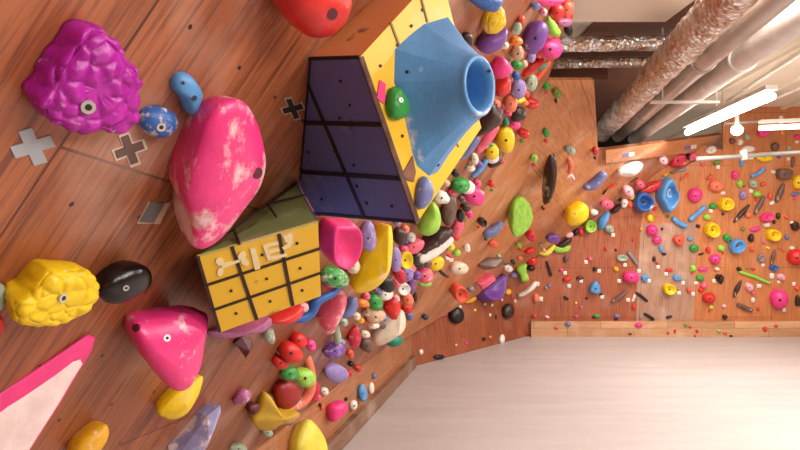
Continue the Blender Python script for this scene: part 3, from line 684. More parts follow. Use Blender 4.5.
# lower crowded strip, right side
H1('1', 'b', 399, 275, 11, 16, 20, 'crimson', .3); H1('1', 'l', 407, 273, 13, 13, 0, 'lavender', .4); H1('1', 'j', 402, 288, 15, 13, 0, 'white', 0, 'white cupped hold with a dark rim, beside the purple arc', 'white cupped hold'); H1('1', 'o', 411, 285, 6, 15, 0, 'violet')
H1('1', 'b', 424, 275, 18, 14, 20, 'rose', .6); H1('1', 'o', 425, 283, 12, 7, 0, 'lime'); H1('1', 'o', 435, 263, 18, 12, 30, 'yellow', 0, 'yellow oval hold just under the long white bar hold', 'yellow oval under the white bar'); H1('1', 'b', 426, 263, 10, 9, 0, 'taupe'); H1('1', 'o', 419, 265, 9, 5, 0, 'black')
H1('1', 'b', 407, 299, 12, 13, 0, 'salmon', .3); H1('1', 'b', 407, 308, 11, 10, 0, 'red'); H1('1', 'b', 409, 316, 8, 8, 0, 'slate'); H1('1', 'o', 415, 297, 4, 10, 0, 'brown')
H1('1', 'o', 457, 228, 18, 9, 60, 'rose', .4); H1('1', 'b', 455, 237, 8, 7, 0, 'red'); H1('1', 'b', 465, 207, 9, 9, 0, 'brown'); H1('1', 'o', 460, 216, 8, 12, 0, 'black'); H1('1', 'b', 469, 214, 7, 8, 0, 'pink')
H1('1', 'b', 328, 284, 9, 8, 0, 'hot'); H1('1', 'b', 447, 258, 5, 4, 0, 'white'); H1('1', 'b', 397, 222, 7, 8, 0, 'lavender')
H1('1', 'l', 386, 262, 8, 8, 0, 'mauve'); H1('1', 'l', 380, 325, 10, 8, 0, 'taupe', .4); H1('1', 'b', 366, 312, 8, 8, 0, 'beige'); H1('1', 'b', 446, 183, 7, 7, 0, 'beige', .5)
H1('1', 'b', 498, 112, 8, 9, 0, 'violet'); H1('1', 'b', 524, 64, 7, 7, 0, 'beige'); H1('1', 'b', 526, 94, 7, 7, 0, 'coral'); H1('1', 'b', 508, 112, 7, 8, 0, 'rose'); H1('1', 'b', 483, 128, 5, 5, 0, 'green')
H1('1', 'b', 450, 246, 8, 9, 0, 'lemon'); H1('1', 'b', 392, 267, 6, 8, 0, 'crimson'); H1('1', 'o', 420, 243, 9, 6, 30, 'crimson')
for a_ in '''b 504 45 9 8 20 cream|o 526 46 9 12 -30 rose|b 521 20 8 9 0 coral|b 543 12 8 8 0 palepink|b 556 41 8 7 0 red|b 538 54 9 8 0 coral|b 524 102 8 7 0 orange|b 496 104 8 9 0 salmon|b 512 116 8 8 0 red|b 484 145 8 7 20 palepink|b 470 168 9 7 20 cream|b 452 192 9 8 0 rose|b 449 206 8 9 0 slate|b 477 183 8 8 0 rose|b 462 199 8 8 0 taupe|b 436 248 8 7 20 crimson
b 411 268 9 8 0 salmon|b 389 292 8 8 0 orange|b 416 275 9 9 0 violet|b 395 298 9 8 0 palepink|b 396 283 9 8 0 rose|b 368 322 9 8 0 salmon|b 343 322 9 8 0 sage|b 330 330 9 7 0 palepink|b 365 334 9 8 0 cream|b 378 290 8 8 0 lavender|b 366 296 8 8 0 rose|b 356 316 8 8 0 cream|b 389 325 8 7 0 lavender|b 423 250 9 8 0 black|b 404 249 9 8 0 rose|b 385 274 8 8 0 taupe|b 341 342 8 7 0 lavender|b 405 229 8 8 0 salmon'''.replace('\n', '|').split('|'):
    k = a_.split(); H1('1', k[0], *[float(q) for q in k[1:6]], k[6], .3)
# kick panel
HO('K', [(325,407),(332,402),(341,400),(348,405),(346,412),(335,419),(327,422)], 'hot', hf=.5, label='hot pink three-cornered hold low on the kick panel beside the mat', lm='hot pink kick panel hold')
H1('K', 'b', 322, 407, 5, 7, 0, 'coral'); H1('K', 'b', 320, 405, 4, 5, 0, 'black'); H1('K', 'b', 346, 399, 4, 4, 0, 'black'); H1('K', 'o', 353, 405, 9, 11, 0, 'white', 0, 'white oval hold with a black bolt low on the kick panel', None, (354,406,1.4))
H1('K', 'o', 362, 393, 11, 18, 10, 'sky', .1, 'light blue oval hold low on the kick panel', 'light blue kick panel hold'); H1('K', 'o', 371, 388, 7, 12, 0, 'white'); H1('K', 'b', 374, 376, 5, 7, 0, 'slate')
# low angled wall
H1('D', 'o', 394, 359, 10, 13, 0, 'grey', 0, 'dark grey oval hold at the left end of the low angled wall', 'dark grey oval hold on the low wall')
for a_ in [('b',421,352,5,6,'white'),('b',439,357,12,5,'black'),('b',456,345,3,3,'palepink'),('b',466,343,4,3,'pink'),('b',484,339,4,4,'black'),('b',490,337,4,3,'orange'),('o',502,339,6,10,'white'),('b',485,304,3,3,'white'),('b',492,305,3,3,'cream'),('b',490,315,3,4,'cream'),('b',496,317,2.5,5,'black'),('o',508,311,13,16,'brown'),('b',508,292,7,7,'gold'),('b',515,301,3,5,'palepink'),('b',475,310,3,3,'lemon'),('b',502,300,3,3,'palepink')]:
    H1('D', a_[0], a_[1], a_[2], a_[3], a_[4], 0, a_[5])
H1('D', 'o', 456, 315, 16, 18, 20, 'black', 0, 'glossy black oval hold with a white cap, at the top of the low angled wall', 'black hold with white cap'); H1('D', 'b', 457, 307, 9, 8, 0, 'white'); H1('D', 'b', 444, 314, 8, 5, 0, 'hot')
# centre wall
H1('2', 'j', 459, 293, 20, 21, 0, 'coral', 0, 'round coral red cup-shaped hold on the lower centre wall', 'coral cup-shaped hold'); H1('2', 'o', 459, 268, 19, 14, 10, 'cream', 0, 'smooth cream oval hold on the lower centre wall', 'smooth cream oval hold')
H1('2', 't', 467, 248, 8, 10, 0, 'white'); H1('2', 'o', 457, 253, 9, 6, 30, 'lime'); H1('2', 'b', 449, 256, 5, 4, 0, 'red'); H1('2', 'tag', 451, 260, 5, 4, 0, '')
HT('2', [(438,268,1.2),(443,274,1.8),(448,277,1.2)], 'brown', 0, 'hook-shaped'); H1('2', 'b', 425, 317, 7, 7, 0, 'navy')
HO('2', [(474,293),(486,285),(500,276),(507,274),(507,283),(505,294),(498,300),(488,302),(480,299)], 'violet', hf=.55, prof='bowl', label='purple funnel-shaped hold with an open mouth, low on the centre wall', lm='purple funnel hold')
HO('2', [(476,283),(493,273),(496,278),(480,290)], 'rose', hf=.35, prof='flat', flat=True, label='flat pink rectangular hold lying against the purple funnel hold', lm='flat pink rectangle hold')
HO('2', [(477,265),(484,260),(492,258),(504,257),(505,262),(495,268),(484,270)], 'taupe', hf=.6, prof='cone', seg=40, label='shiny brown seed-shaped hold above the purple funnel hold', lm='brown seed-shaped hold')
H1('2', 'k', 471, 289, 7, 7, 0, 'grey'); H1('2', 'o', 470, 300, 14, 6, 20, 'gold')
for a_ in '''b 546 86 9 9 0 green|b 546 92 5 4 0 red|b 557 93 11 11 0 olive|b 556 101 3 5 0 brown|o 546 133 7 10 0 green|b 546 141 5 4 0 red|o 534 158 8 10 0 lime|b 534 165 5 4 0 red|b 570 150 11 11 0 sage|o 595 151 6 10 0 crimson|b 595 158 3 4 0 black
b 523 133 13 12 0 red|b 522 141 5 4 0 green|b 543 208 4 5 0 brown|b 491 184 7 8 0 red|b 492 190 4 3 0 green|b 483 180 6 7 0 slate|r 482 222 10 11 0 brown|b 479 227 4 3 0 red|o 493 244 11 8 -10 coral|b 486 239 4 5 0 teal|b 482 193 5 6 0 lime|b 484 197 4 4 0 red
t 531 236 11 13 0 crimson|b 519 245 6 7 0 lime|b 521 249 5 4 0 red|o 530 251 12 6 30 red|b 532 261 11 10 0 red|b 531 268 9 6 0 black|b 508 268 10 9 0 white|b 505 263 6 5 0 taupe|b 514 275 9 6 0 lavender|b 513 262 5 6 0 brown|b 520 258 6 6 0 salmon
q 553 238 14 10 10 violet|b 558 244 5 4 0 pink|b 569 235 9 6 20 palepink|l 576 232 8 6 40 black|o 581 232 6 8 20 red|o 594 212 9 7 0 white|o 607 204 14 11 10 rose|l 616 209 13 7 35 brown|b 619 207 5 5 30 white|l 624 203 9 9 0 white|b 633 197 9 5 20 yellow|b 630 204 6 7 0 coral
b 628 191 13 13 20 palepink|b 640 184 10 10 0 rose|b 667 175 9 5 10 gold|b 671 173 5 3 0 navy|b 663 160 11 10 0 palepink|k 688 157 6 6 0 black|o 693 157 12 10 20 rose|b 620 199 5 4 0 black|b 499 256 5 4 0 sage|b 489 183 3 3 0 orange|b 541 245 4 4 0 sage|b 544 250 5 5 0 beige'''.replace('\n', '|').split('|'):
    k = a_.split(); H1('2', k[0], *[float(q) for q in k[1:6]], k[6])
HT('2', [(568,157,1.6),(571,165,3),(569,173,1.8)], 'salmon', 0, 'crescent-shaped', 'salmon crescent-shaped hold below the pale sage ball'); HT('2', [(567,178,1),(571,175,1.2),(574,179,1)], 'white', 0, 'fork-shaped')
HO('2', [(549,154),(556,154),(557,163),(556,176),(553,190),(549,200),(545,205),(542,203),(544,190),(546,174),(547,163)], 'brown', chalk=.5, hf=.7, lump=.08, label='long dark brown mottled fin hold standing upright on the centre wall', lm='long dark brown fin')
HT('2', [(587,187,4),(592,185,5.5),(598,180,5.5),(602,175,5)], 'slate', .2, 'saddle-shaped', 'chunky blue saddle-shaped hold on the upper centre wall', 'blue saddle hold', bolts=[(599,183,1.3)])
HT('2', [(607,189,1.2),(614,184,1.6)], 'red'); HT('2', [(603,194,1),(606,190,1)], 'black')
HO('2', [(512,198),(520,195),(530,204),(533,216),(528,228),(518,235),(511,237),(507,229),(507,214),(508,204)], 'lime', hf=.16, prof='flat', lump=.05, lumps=3, seg=60, rings=20, bolts=[(520,217,1.2)], label='large lime green rounded hold with scratched grooves on the centre wall', lm='large lime green grooved hold')
HO('2', [(564,222),(565,212),(574,205),(585,201),(589,208),(586,218),(576,225),(568,226)], 'yellow', hf=.4, bolts=[(575,214,1.2)], label='bright yellow smooth hold near the middle of the centre wall', lm='bright yellow centre hold')
HT('2', [(487,233,5),(493,231,5.5),(500,224,3.5)], 'slate', .1, 'bean-shaped', 'blue grey bean-shaped hold left of the large lime hold', 'blue grey bean hold')
HO('2', [(515,267),(526,262),(526,270),(529,280),(521,282),(519,275)], 'lime', hf=.5, prof='flat', label='lime green stub-shaped hold at the corner of three walls', lm='lime green stub')
HT('2', [(539,253,1.2),(547,253,3),(554,246,1.8)], 'lemon', 0, 'crescent-shaped', 'yellow crescent-shaped hold on the lower rim of the centre wall', 'yellow rim crescent')
HO('2', [(556,245),(564,240),(572,237),(572,242),(562,248)], 'brown', hf=.4); 
HO('4', [(553,246),(562,247),(571,245),(569,251),(559,253),(553,251)], 'lime', hf=.4, label='lime green tray-shaped hold under the brown one on the rim', lm='lime green tray hold')
H1('2', 'j', 590, 226, 13, 14, 0, 'lime', .2, 'pale lime cup-shaped hold touching the small blue cone', 'pale lime cup'); HO('2', [(597,228),(597,219),(608,211),(610,215),(604,226),(600,230)], 'sky', hf=.6, label='small blue cone-shaped hold beside the pale lime cup', lm='small blue cone')
H1('2', 'o', 651, 187, 27, 11, 22, 'red', .2, 'long red oval hold above the two blue funnels', 'long red oval hold'); HO('2', [(617,172),(625,166),(643,161),(643,168),(635,176),(623,177)], 'white', hf=.35, prof='cone', seg=40, label='white half-moon hold on the upper centre wall', lm='white half-moon hold')
H1('2', 'r', 643, 202, 22, 21, 0, 'blue', .1, 'round blue funnel hold with a dark hole, left of its bigger twin', 'left blue funnel'); 
HO('2', [(665,177),(672,177),(675,186),(680,193),(679,202),(669,213),(665,212),(659,203),(655,197),(658,186)], 'sky', hf=.6, prof='ring', inner=.34, cxy=(670,193), label='big blue angular funnel hold, the right one of the pair', lm='right blue funnel')
H1('2', 'r', 670, 193, 10, 10, 0, 'white', 0, 'white-rimmed opening ring in the right blue funnel')
H1('2', 'q', 677, 160, 18, 15, -5, 'crimson', .1, 'crimson blocky hold under the wooden board at the top', 'crimson blocky hold'); HT('2', [(673,172,1.6),(685,169,1.8)], 'grey', .2)
HT('2', [(631,182,.8),(637,178,1)], 'brown')
# ---- back wall
for ln in '''l 609 229 11 8 -10 sage|tag 613 235 4 4 0 x|b 606 249 4 4 0 red|b 616 250 3 3 0 maroon|b 590 259 5 5 0 rose|tag 586 262 4 4 0 x|o 566 259 5 8 -10 taupe|b 595 269 5 5 0 brown|tag 599 271 4 4 0 x|b 561 270 4 4 0 rose|tag 565 273 4 4 0 x
b 567 279 9 6 10 red|tag 569 286 4 4 0 x|o 580 278 8 4 10 maroon|tag 581 281 4 4 0 x|o 616 269 6 5 -30 gold|r 622 258 12 7 0 sage|tag 625 265 4 4 0 x|b 631 277 17 13 0 hot|tag 619 281 4 4 0 x|t 645 278 9 8 40 sky|tag 649 281 4 4 0 x|tag 639 271 4 4 0 x|b 641 229 3 4 0 gold|b 633 240 2.5 4 0 red
b 652 230 12 12 0 hot|b 657 240 10 9 0 hot|o 650 218 7 8 0 yellow|o 655 209 6 3 45 red|o 661 249 5 7 10 sky|b 664 254 5 3 0 black|b 654 259 4 6 0 brown|b 657 263 4 3 0 red|tag 658 267 4 4 0 x|l 669 270 8 4 10 red|tag 666 274 4 4 0 x|t 677 278 11 6 -15 sky|tag 683 283 4 4 0 x|b 662 229 3 3 0 brown|b 668 216 3 3 0 green
o 536 298 6 10 0 salmon|tag 541 299 4 5 0 x|o 546 288 4 4 0 grey|b 549 286 4 4 0 slate|tag 538 284 3 5 0 x|o 566 298 6 3 -30 black|b 534 316 5 4 0 red|b 547 317 5 3 -20 palepink|b 576 316 4 3 0 pink
t 595 288 13 14 0 sky|b 601 294 4 3 0 brown|tag 602 297 4 4 0 x|b 587 298 3 3 0 maroon|b 581 307 3 3 0 rose|o 597 316 7 4 0 green|b 594 317 4 3 0 black|o 617 316 6 4 0 slate|b 616 319 4 2.5 0 black|tag 628 300 4 4 0 x|o 634 297 3 6 -20 white|tag 633 300 3 3 0 x|t 634 307 6 5 0 red|o 641 317 5 3 20 grey|b 576 303 2.5 2.5 0 cream
j 669 289 15 12 0 yellow|b 678 289 3 3 0 olive|tag 679 293 4 4 0 x|o 700 278 9 6 -10 green|tag 696 283 5 3 0 x|l 704 285 9 7 20 rose|b 701 290 6 5 0 red|l 709 298 13 12 0 red|k 689 290 6 6 0 coral|tag 693 294 4 4 0 x|o 692 270 5 4 0 lime|b 692 273 2.5 3 0 red|b 711 307 5 4 0 lemon|b 709 311 2.5 3 0 red
r 719 278 8 8 0 black|tag 714 281 4 4 0 x|o 669 317 7 3 15 black|l 721 279 6 10 -10 brown|l 749 287 10 9 0 palepink|b 753 293 5 4 30 rose|tag 759 286 5 4 0 x|tag 753 300 4 5 0 x|b 779 299 20 20 0 pink|tag 784 310 4 4 0 x|t 798 301 8 12 0 brown|tag 794 284 4 4 0 x|l 797 288 6 5 0 coral
l 781 277 9 8 0 palepink|tag 772 276 5 6 0 x|b 724 306 5 4 0 palepink|l 725 317 6 5 20 brown|b 758 309 4 4 0 red|tag 779 282 4 3 0 x|l 739 269 6 4 -20 black|r 737 246 19 15 20 sky|o 727 238 9 8 -20 green|o 755 229 12 5 10 pink|b 743 229 5 4 0 olive|k 751 238 7 8 0 brown|l 752 249 6 5 0 coral|r 773 235 17 13 0 yellow
b 787 237 5 6 0 slate|l 767 225 8 6 0 cream|b 792 223 5 4 0 white|q 795 226 9 9 20 brown|r 761 258 8 9 -10 grey|tag 763 265 4 3 0 x|r 774 268 11 6 0 blue|o 792 248 6 4 0 white|b 796 257 19 17 20 red|b 768 248 5 3 -20 lemon|b 764 243 3 3 0 pink|b 753 269 5 3 0 red|b 748 268 4 3 0 olive
t 679 240 13 12 0 coral|o 690 239 6 4 0 sky|o 694 248 10 8 0 green|o 721 248 8 7 0 lime|b 723 253 3 3 0 red|l 708 250 6 6 0 red|o 701 254 6 2.5 20 black|l 715 259 11 11 20 pink|o 703 269 11 5 5 pink|b 693 268 7 7 0 lime|b 717 269 5 4 0 cream|r 712 230 18 16 0 yellow|b 698 226 5 4 0 brown|b 715 270 3 3 0 coral
o 713 206 9 6 10 green|o 707 217 9 6 10 lime|b 695 195 17 14 20 hot|o 716 186 16 12 0 salmon|tag 723 193 5 3 0 x|o 710 177 8 4 35 coral|r 726 204 17 14 0 yellow|b 723 214 3 3 0 brown|tag 711 211 4 4 0 x
b 735 175 8 9 0 pink|b 773 172 6 4 0 cream|q 784 174 17 12 0 taupe|b 798 182 13 14 0 yellow|o 740 184 7 8 10 lime|b 744 186 3 3 0 red|b 753 184 10 9 0 sage|o 763 184 7 4 25 coral|tag 751 191 4 4 0 x|b 757 194 9 7 0 lime|b 756 199 3 5 0 red|b 743 195 8 10 0 lavender|l 770 196 6 7 0 coral|tag 772 203 5 3 30 x|o 795 194 9 4 10 slate|b 795 198 4 4 0 pink
j 767 217 15 9 15 hot|l 748 215 8 6 0 salmon|l 778 216 5 7 0 brown|b 774 222 4 4 0 brown|o 787 217 6 4 0 coral|l 732 141 6 7 0 taupe|b 740 142 7 7 0 white|o 747 137 7 7 0 sage|o 748 149 15 7 5 white|tag 751 158 5 3 0 x|o 764 157 18 10 -5 yellow|o 775 147 9 9 -20 taupe|q 763 132 13 9 0 pink|o 797 137 7 5 0 hot|o 782 132 3 6 0 gold
tag 797 142 4 3 0 x|o 792 129 8 3 0 brown|o 793 162 4 12 -10 taupe|b 788 159 4 4 0 cream|o 763 169 7 4 0 lavender|b 779 157 5 3 0 violet|o 742 162 5 11 -12 sky|o 711 150 12 8 10 white|o 717 162 9 5 20 olive|tag 718 167 4 4 0 x|b 789 148 5 5 0 sage|b 703 165 5 4 0 rose'''.replace('\n', '|').split('|'):
    k = ln.split()
    if k[0] == 'tag': H1('4', 'tag', *[float(q) for q in k[1:6]], '')
    else: H1('4', k[0], *[float(q) for q in k[1:6]], k[6])
for pts, col, sh in (([(547,262,1.3),(551,275,1.6)],'brown','stick-like'),([(629,253,1.8),(637,264,1.8)],'grey','plank-shaped'),([(612,302,1.2),(619,298,2.6),(626,292,1.8)],'taupe','feather-shaped'),
    ([(637,293,1.2),(642,297,1.6),(647,301,1.2)],'black','chain-like'),([(645,314,1.4),(653,319,1.6)],'black','stick-like'),([(734,297,.8),(737,289,2.4),(741,281,.8)],'brown','leaf-shaped'),
    ([(739,305,2.2),(745,308,2.2),(751,310,2)],'taupe','sausage-shaped'),([(771,265,1),(773,257,2),(775,250,.8)],'taupe','feather-shaped'),
    ([(674,219,2.6),(679,223,2.8),(685,226,2.6)],'sky','bone-shaped'),([(691,219,2.8),(698,213,2.2),(704,208,2.8)],'sky','bone-shaped'),([(681,180,1),(688,174,1.2)],'coral','stick-like'),
    ([(752,176,2),(758,174,1.8),(763,170,2)],'sky','bone-shaped'),([(755,214,1.2),(759,206,2.8),(764,197,1.4)],'taupe','feather-shaped'),([(777,201,1.6),(780,193,3),(783,185,1.8)],'taupe','feather-shaped'),
    ([(734,222,.8),(741,214,2.6),(749,205,1)],'brown','branch-like'),([(779,248,.8),(784,251,.8)],'coral','stick-like'),([(759,226,.8),(756,231,.8)],'mauve','stick-like')):
    HT('4', pts, col, .2 if col in ('taupe', 'brown') else 0, sh)
HT('4', [(740,272,1.5),(755,277,1.7),(769,283,1.5)], 'lime', 0, 'rod-shaped', 'thin lime green rod hold lying slanted on the back wall', 'lime green rod')
HO('4', [(517,295),(525,290),(535,281),(537,284),(535,288),(527,294),(520,297)], 'white', hf=.4, label='white feather-shaped hold near the left foot of the back wall', lm='white feather hold')
for ln in '''b 568 324 6 5 0 slate|b 557 328 5 3 0 coral|b 639 325 8 5 0 pink|b 686 325 5 3 0 olive|b 690 327 3 2.5 0 red|b 697 331 3 4 40 red|b 675 331 3 4 0 red|b 695 336 2 3 0 crimson|b 719 331 5 3 -20 lime|b 725 333 5 2.5 -20 coral|b 731 336 4 2 0 brown|b 765 329 5 5 0 red|b 776 326 4 3 0 red|b 668 333 3 3 0 red|b 630 334 4 2 0 maroon'''.split('|'):
    k = ln.split(); H1('B', k[0], *[float(q) for q in k[1:6]], k[6])

# landmarks of the back wall, by position
LMS = {(631,277): ('hot pink ball above the feather', 'hot pink dome hold low on the left part of the back wall', 'hot pink dome low left'),
 (652,230): (0, 'upper ball of the hot pink pair on the back wall', 'hot pink pair'), (657,240): (0, 'lower ball of the hot pink pair on the back wall', None),
 (595,288): (0, 'sky blue fish-shaped hold low on the left part of the back wall', 'sky blue fish hold'), (669,289): (0, 'yellow cupped hold low on the tan panel of the back wall', 'low yellow cupped hold'),
 (709,298): (0, 'red lumpy hold like a strawberry low on the back wall', 'red lumpy low hold'), (779,299): (0, 'big round pink ball hold low on the right of the back wall', 'big round pink ball'),
 (737,246): (0, 'sky blue ring hold with a hole in the middle of the back wall', 'sky blue ring'), (773,235): (0, 'yellow ring hold right of the sky blue ring', 'right yellow ring'),
 (712,230): (0, 'biggest yellow ring hold, left of the sky blue ring', 'biggest yellow ring'), (726,204): (0, 'yellow ring hold above and between the other yellow rings', 'upper yellow ring'),
 (796,257): (0, 'big red hold cut by the right edge of the picture', 'big red hold at the right edge'), (695,195): (0, 'hot pink dome hold right of the blue funnels', 'pink dome by the funnels'),
 (716,186): (0, 'salmon oval hold with a pale top, above the upper yellow ring', 'salmon oval hold'), (784,174): (0, 'taupe brown blocky hold near the top right of the back wall', 'taupe block'),
 (798,182): (0, 'yellow ball hold at the right edge beside the taupe block', 'yellow ball at the edge'), (679,240): (0, 'coral three-cornered hold on the tan panel of the back wall', 'coral three-cornered hold'),
 (715,259): (0, 'pink lumpy hold below the biggest yellow ring', 'pink lumpy hold'), (767,217): (0, 'hot pink cupped hold above the right yellow ring', 'hot pink cupped hold'),
 (764,157): (0, 'yellow oval hold just under the thick white pipe', 'yellow oval by the pipe'), (609,229): (0, 'pale sage lumpy hold at the top left of the back wall', 'sage lumpy hold'),
 (536,298): (0, 'upright salmon oval hold right of the white feather hold', 'upright salmon oval'), (567,279): (0, 'red rounded hold on the lower left part of the back wall', 'red hold low left'),
 (753,184): (0, 'pale sage ball hold on the upper right part of the back wall', 'upper sage ball'), (749,287): (0, 'pale pink stone-like hold left of the big round pink ball', 'pale pink stone'),
 (622,258): (0, 'pale sage ring-shaped hold beside the grey plank hold', 'sage ring'), (694,248): (0, 'dark green oval hold left of the lime one below the biggest yellow ring', 'dark green oval'),
 (700,278): (0, 'green oval hold just above the pale rose lumpy one', 'low green oval'), (774,268): (0, 'blue arch-shaped ring hold under the grey feather hold', 'blue arch')}
for r in REC:
    k = (round(r['x']), round(r['y']))
    if k in LMS: r['label'] = LMS[k][1]; r['lm'] = LMS[k][2]
# ---- write labels
GR = {'Y': 'holds bolted on the large cube', '1': 'climbing holds crowded on the left wall', '2': 'climbing holds on the centre wall', '4': 'climbing holds on the back wall', 'K': 'climbing holds on the kick panel', 'D': 'climbing holds on the low angled wall', 'B': 'climbing holds on the back kick board'}
used = set(r['label'] for r in REC if r['label'])
lms = [r for r in REC if r['lm']]
def rel(dx, dy):
    a = math.degrees(math.atan2(-dy, dx)) % 360
    return ['right of', 'up and right of', 'above', 'up and left of', 'left of', 'down and left of', 'below', 'down and right of'][int((a+22.5)//45) % 8]
def sizew(s): return 'tiny' if s < 5.5 else 'small' if s < 10 else 'mid-sized' if s < 18 else 'large'
for r in REC:
    if r['label']: continue
    base = 'square white paper tag' if r['chip'] else '%s %s %s hold' % (sizew(r['size']), r['col'], r['shape'])
    near = sorted(lms, key=lambda q: math.hypot(q['x']-r['x'], q['y']-r['y'])+(0 if q['wall'] == r['wall'] else 40))
    done = False; cand = []
    for q in near[:6]:
        if q is r: continue
        d = math.hypot(q['x']-r['x'], q['y']-r['y']); w = 'just ' if d < 22 else 'some way ' if d > 45 else ''
        cand.append(base+' '+w+rel(r['x']-q['x'], r['y']-q['y'])+' the '+q['lm'])
    for i, q in enumerate(near[:5]):
        for q2 in near[i+1:6]:
            if q is r: continue
            cand.append(base+' '+rel(r['x']-q['x'], r['y']-q['y'])+' the '+q['lm']+', '+rel(r['x']-q2['x'], r['y']-q2['y'])+' the '+q2['lm'])
    for c_ in cand:
        if c_ not in used and len(c_.replace('-', ' ').split()) <= 16: break
    else: print('NOLABEL', base, r['x'], r['y'])
    r['label'] = c_; used.add(c_)
for r in REC:
    o = r['o']; o['label'] = r['label']; o['group'] = 'white paper tags beside the holds' if r['chip'] else GR[r['wall']]
    if '_t' in o: del o['_t']
hs = sorted([r for r in REC if not r['chip']], key=lambda r: -r['size'])
rest = hs[297:]
vs = []; fs = []; mi = []; ml = []
for r in rest:
    o = r['o']; k = len(vs); m_ = o.data.materials[0]
    if m_ not in ml: ml.append(m_)
    vs += [v.co+o.location for v in o.data.vertices]
    for p in o.data.polygons: fs.append([k+i for i in p.vertices]); mi.append(ml.index(m_))
    for ch in list(o.children): bpy.data.objects.remove(ch)
    bpy.data.objects.remove(o)
st = mesh('tiny_climbing_holds', vs, fs, None, None, True)
for m_ in ml: st.data.materials.append(m_)
st.data.polygons.foreach_set('material_index', mi)
rebase(st, base2.copy()); tag(st, 'scatter of the tiniest coloured holds and chips dotted between the bigger holds', 'small climbing holds'); st['kind'] = 'stuff'
print('holds', len(REC), 'merged', len(rest), rest[0]['size'])

# ------------------------------------------------------------ the two cube volumes
worn_m = simple('worn_brown', '6b4636', .7, var=.3, scale=40)
edge_m = simple('worn_edge', '3a1f16', .7, var=.2, scale=20)
def face(nm, pts, m, parent, lab, away, th=.004):
    pts = [V(p) for p in pts]
    n = V((0, 0, 0))
    for i in range(len(pts)): n += pts[i].cross(pts[(i+1) % len(pts)])
    n.normalize(); c = sum(pts, V())/len(pts)
    if n.dot(c-away) < 0: n = -n
    # fan from the centre lets slightly twisted quads stay whole
    k = len(pts); vs = pts+[p-n*th for p in pts]+[c, c-n*th]
    fs = [(i, (i+1) % k, 2*k) for i in range(k)]+[((i+1) % k+k, i+k, 2*k+1) for i in range(k)]+[(i, (i+1) % k, k+(i+1) % k, k+i) for i in range(k)]
    o = child(mesh(nm, vs, fs, m), parent); fixnormals(o); o['label'] = lab
    return Plane(c, n), o
def strips(nm, pl, segs, m, parent, off=.003, lab=None):
    """lines (x0, y0, x1, y1, width px) laid on a face"""
    for x0, y0, x1, y1, w in segs:
        vs = []; fs = []
        a = pl.hit(x0, y0, off); b = pl.hit(x1, y1, off); d = (b-a).normalized(); s = d.cross(pl.n).normalized()
        wa = w/2*(a-CAM).y/F; wb = w/2*(b-CAM).y/F
        k = len(vs); q = [a-s*wa, b-s*wb, b+s*wb, a+s*wa]; vs += q+[p-pl.n*(off+.002) for p in q]
        fs += [(k, k+1, k+2, k+3), (k+4, k+7, k+6, k+5)]+[(k+i, k+(i+1) % 4, k+4+(i+1) % 4, k+4+i) for i in range(4)]
        o = child(mesh(nm, vs, fs, m), parent); fixnormals(o)
        if lab: o['label'] = lab
def decal(nm, pl, polys, m, parent, off=.004, lab=None):
    vs = []; fs = []
    for poly in polys:
        k = len(vs); n = len(poly); q = [pl.hit(x, y, off) for x, y in poly]; vs += q+[p-pl.n*(off+.001) for p in q]
        fs += [tuple(range(k, k+n)), tuple(range(k+2*n-1, k+n-1, -1))]+[(k+i, k+(i+1) % n, k+n+(i+1) % n, k+n+i) for i in range(n)]
    o = mesh(nm, vs, fs, m)
    if parent: child(o, parent)
    fixnormals(o)
    if lab: o['label'] = lab
    return o
def dots(nm, pl, pts, r, parent, m=None, off=.0):
    for x, y in pts:
        p = pl.hit(x, y, off); R = r*(p-CAM).y/F
        child(cyl(nm, p-pl.n*.002, p+pl.n*.0035, R, m or sock_m, seg=10), parent)
def paint(name, col, chalk=.3, rough=.4, worn='5a2e20'):
    m, nt, b = mat(name); L = nt.links.new
    tc = N(nt, 'ShaderNodeTexCoord'); n1 = N(nt, 'ShaderNodeTexNoise', Scale=5.0, Detail=8.0, Roughness=.7); L(tc.outputs['Object'], n1.inputs['Vector'])
    c = srgb(col); o = mix(nt, ramp(nt, n1.outputs[0], [(.56, (0, 0, 0)), (.72, (chalk,)*3)]), c, srgb('cdbcae'))
    n2 = N(nt, 'ShaderNodeTexNoise', Scale=9.0, Detail=6.0); L(tc.outputs['Object'], n2.inputs['Vector'])
    o = mix(nt, ramp(nt, n2.outputs[0], [(.68, (0, 0, 0)), (.72, (.8,)*3)]), o, srgb(worn))
    L(o, b.inputs['Base Color']); b.inputs['Roughness'].default_value = rough; return m
blue_p = paint('paint_blue', '62659c', .35); yel_p = paint('paint_yellow', 'e3b322', .15); org_p = paint('paint_orange', 'e89c60', .5); grn_p = paint('paint_green', '8fa86c', .9)
yel2_p = paint('paint_yellow_bright', 'e6b624', .45); blk = simple('grid_black', '1a1212', .5)
k_ = LEFT.dist()/.7761
def AT(x, y, d): return at(x, y, d*k_)
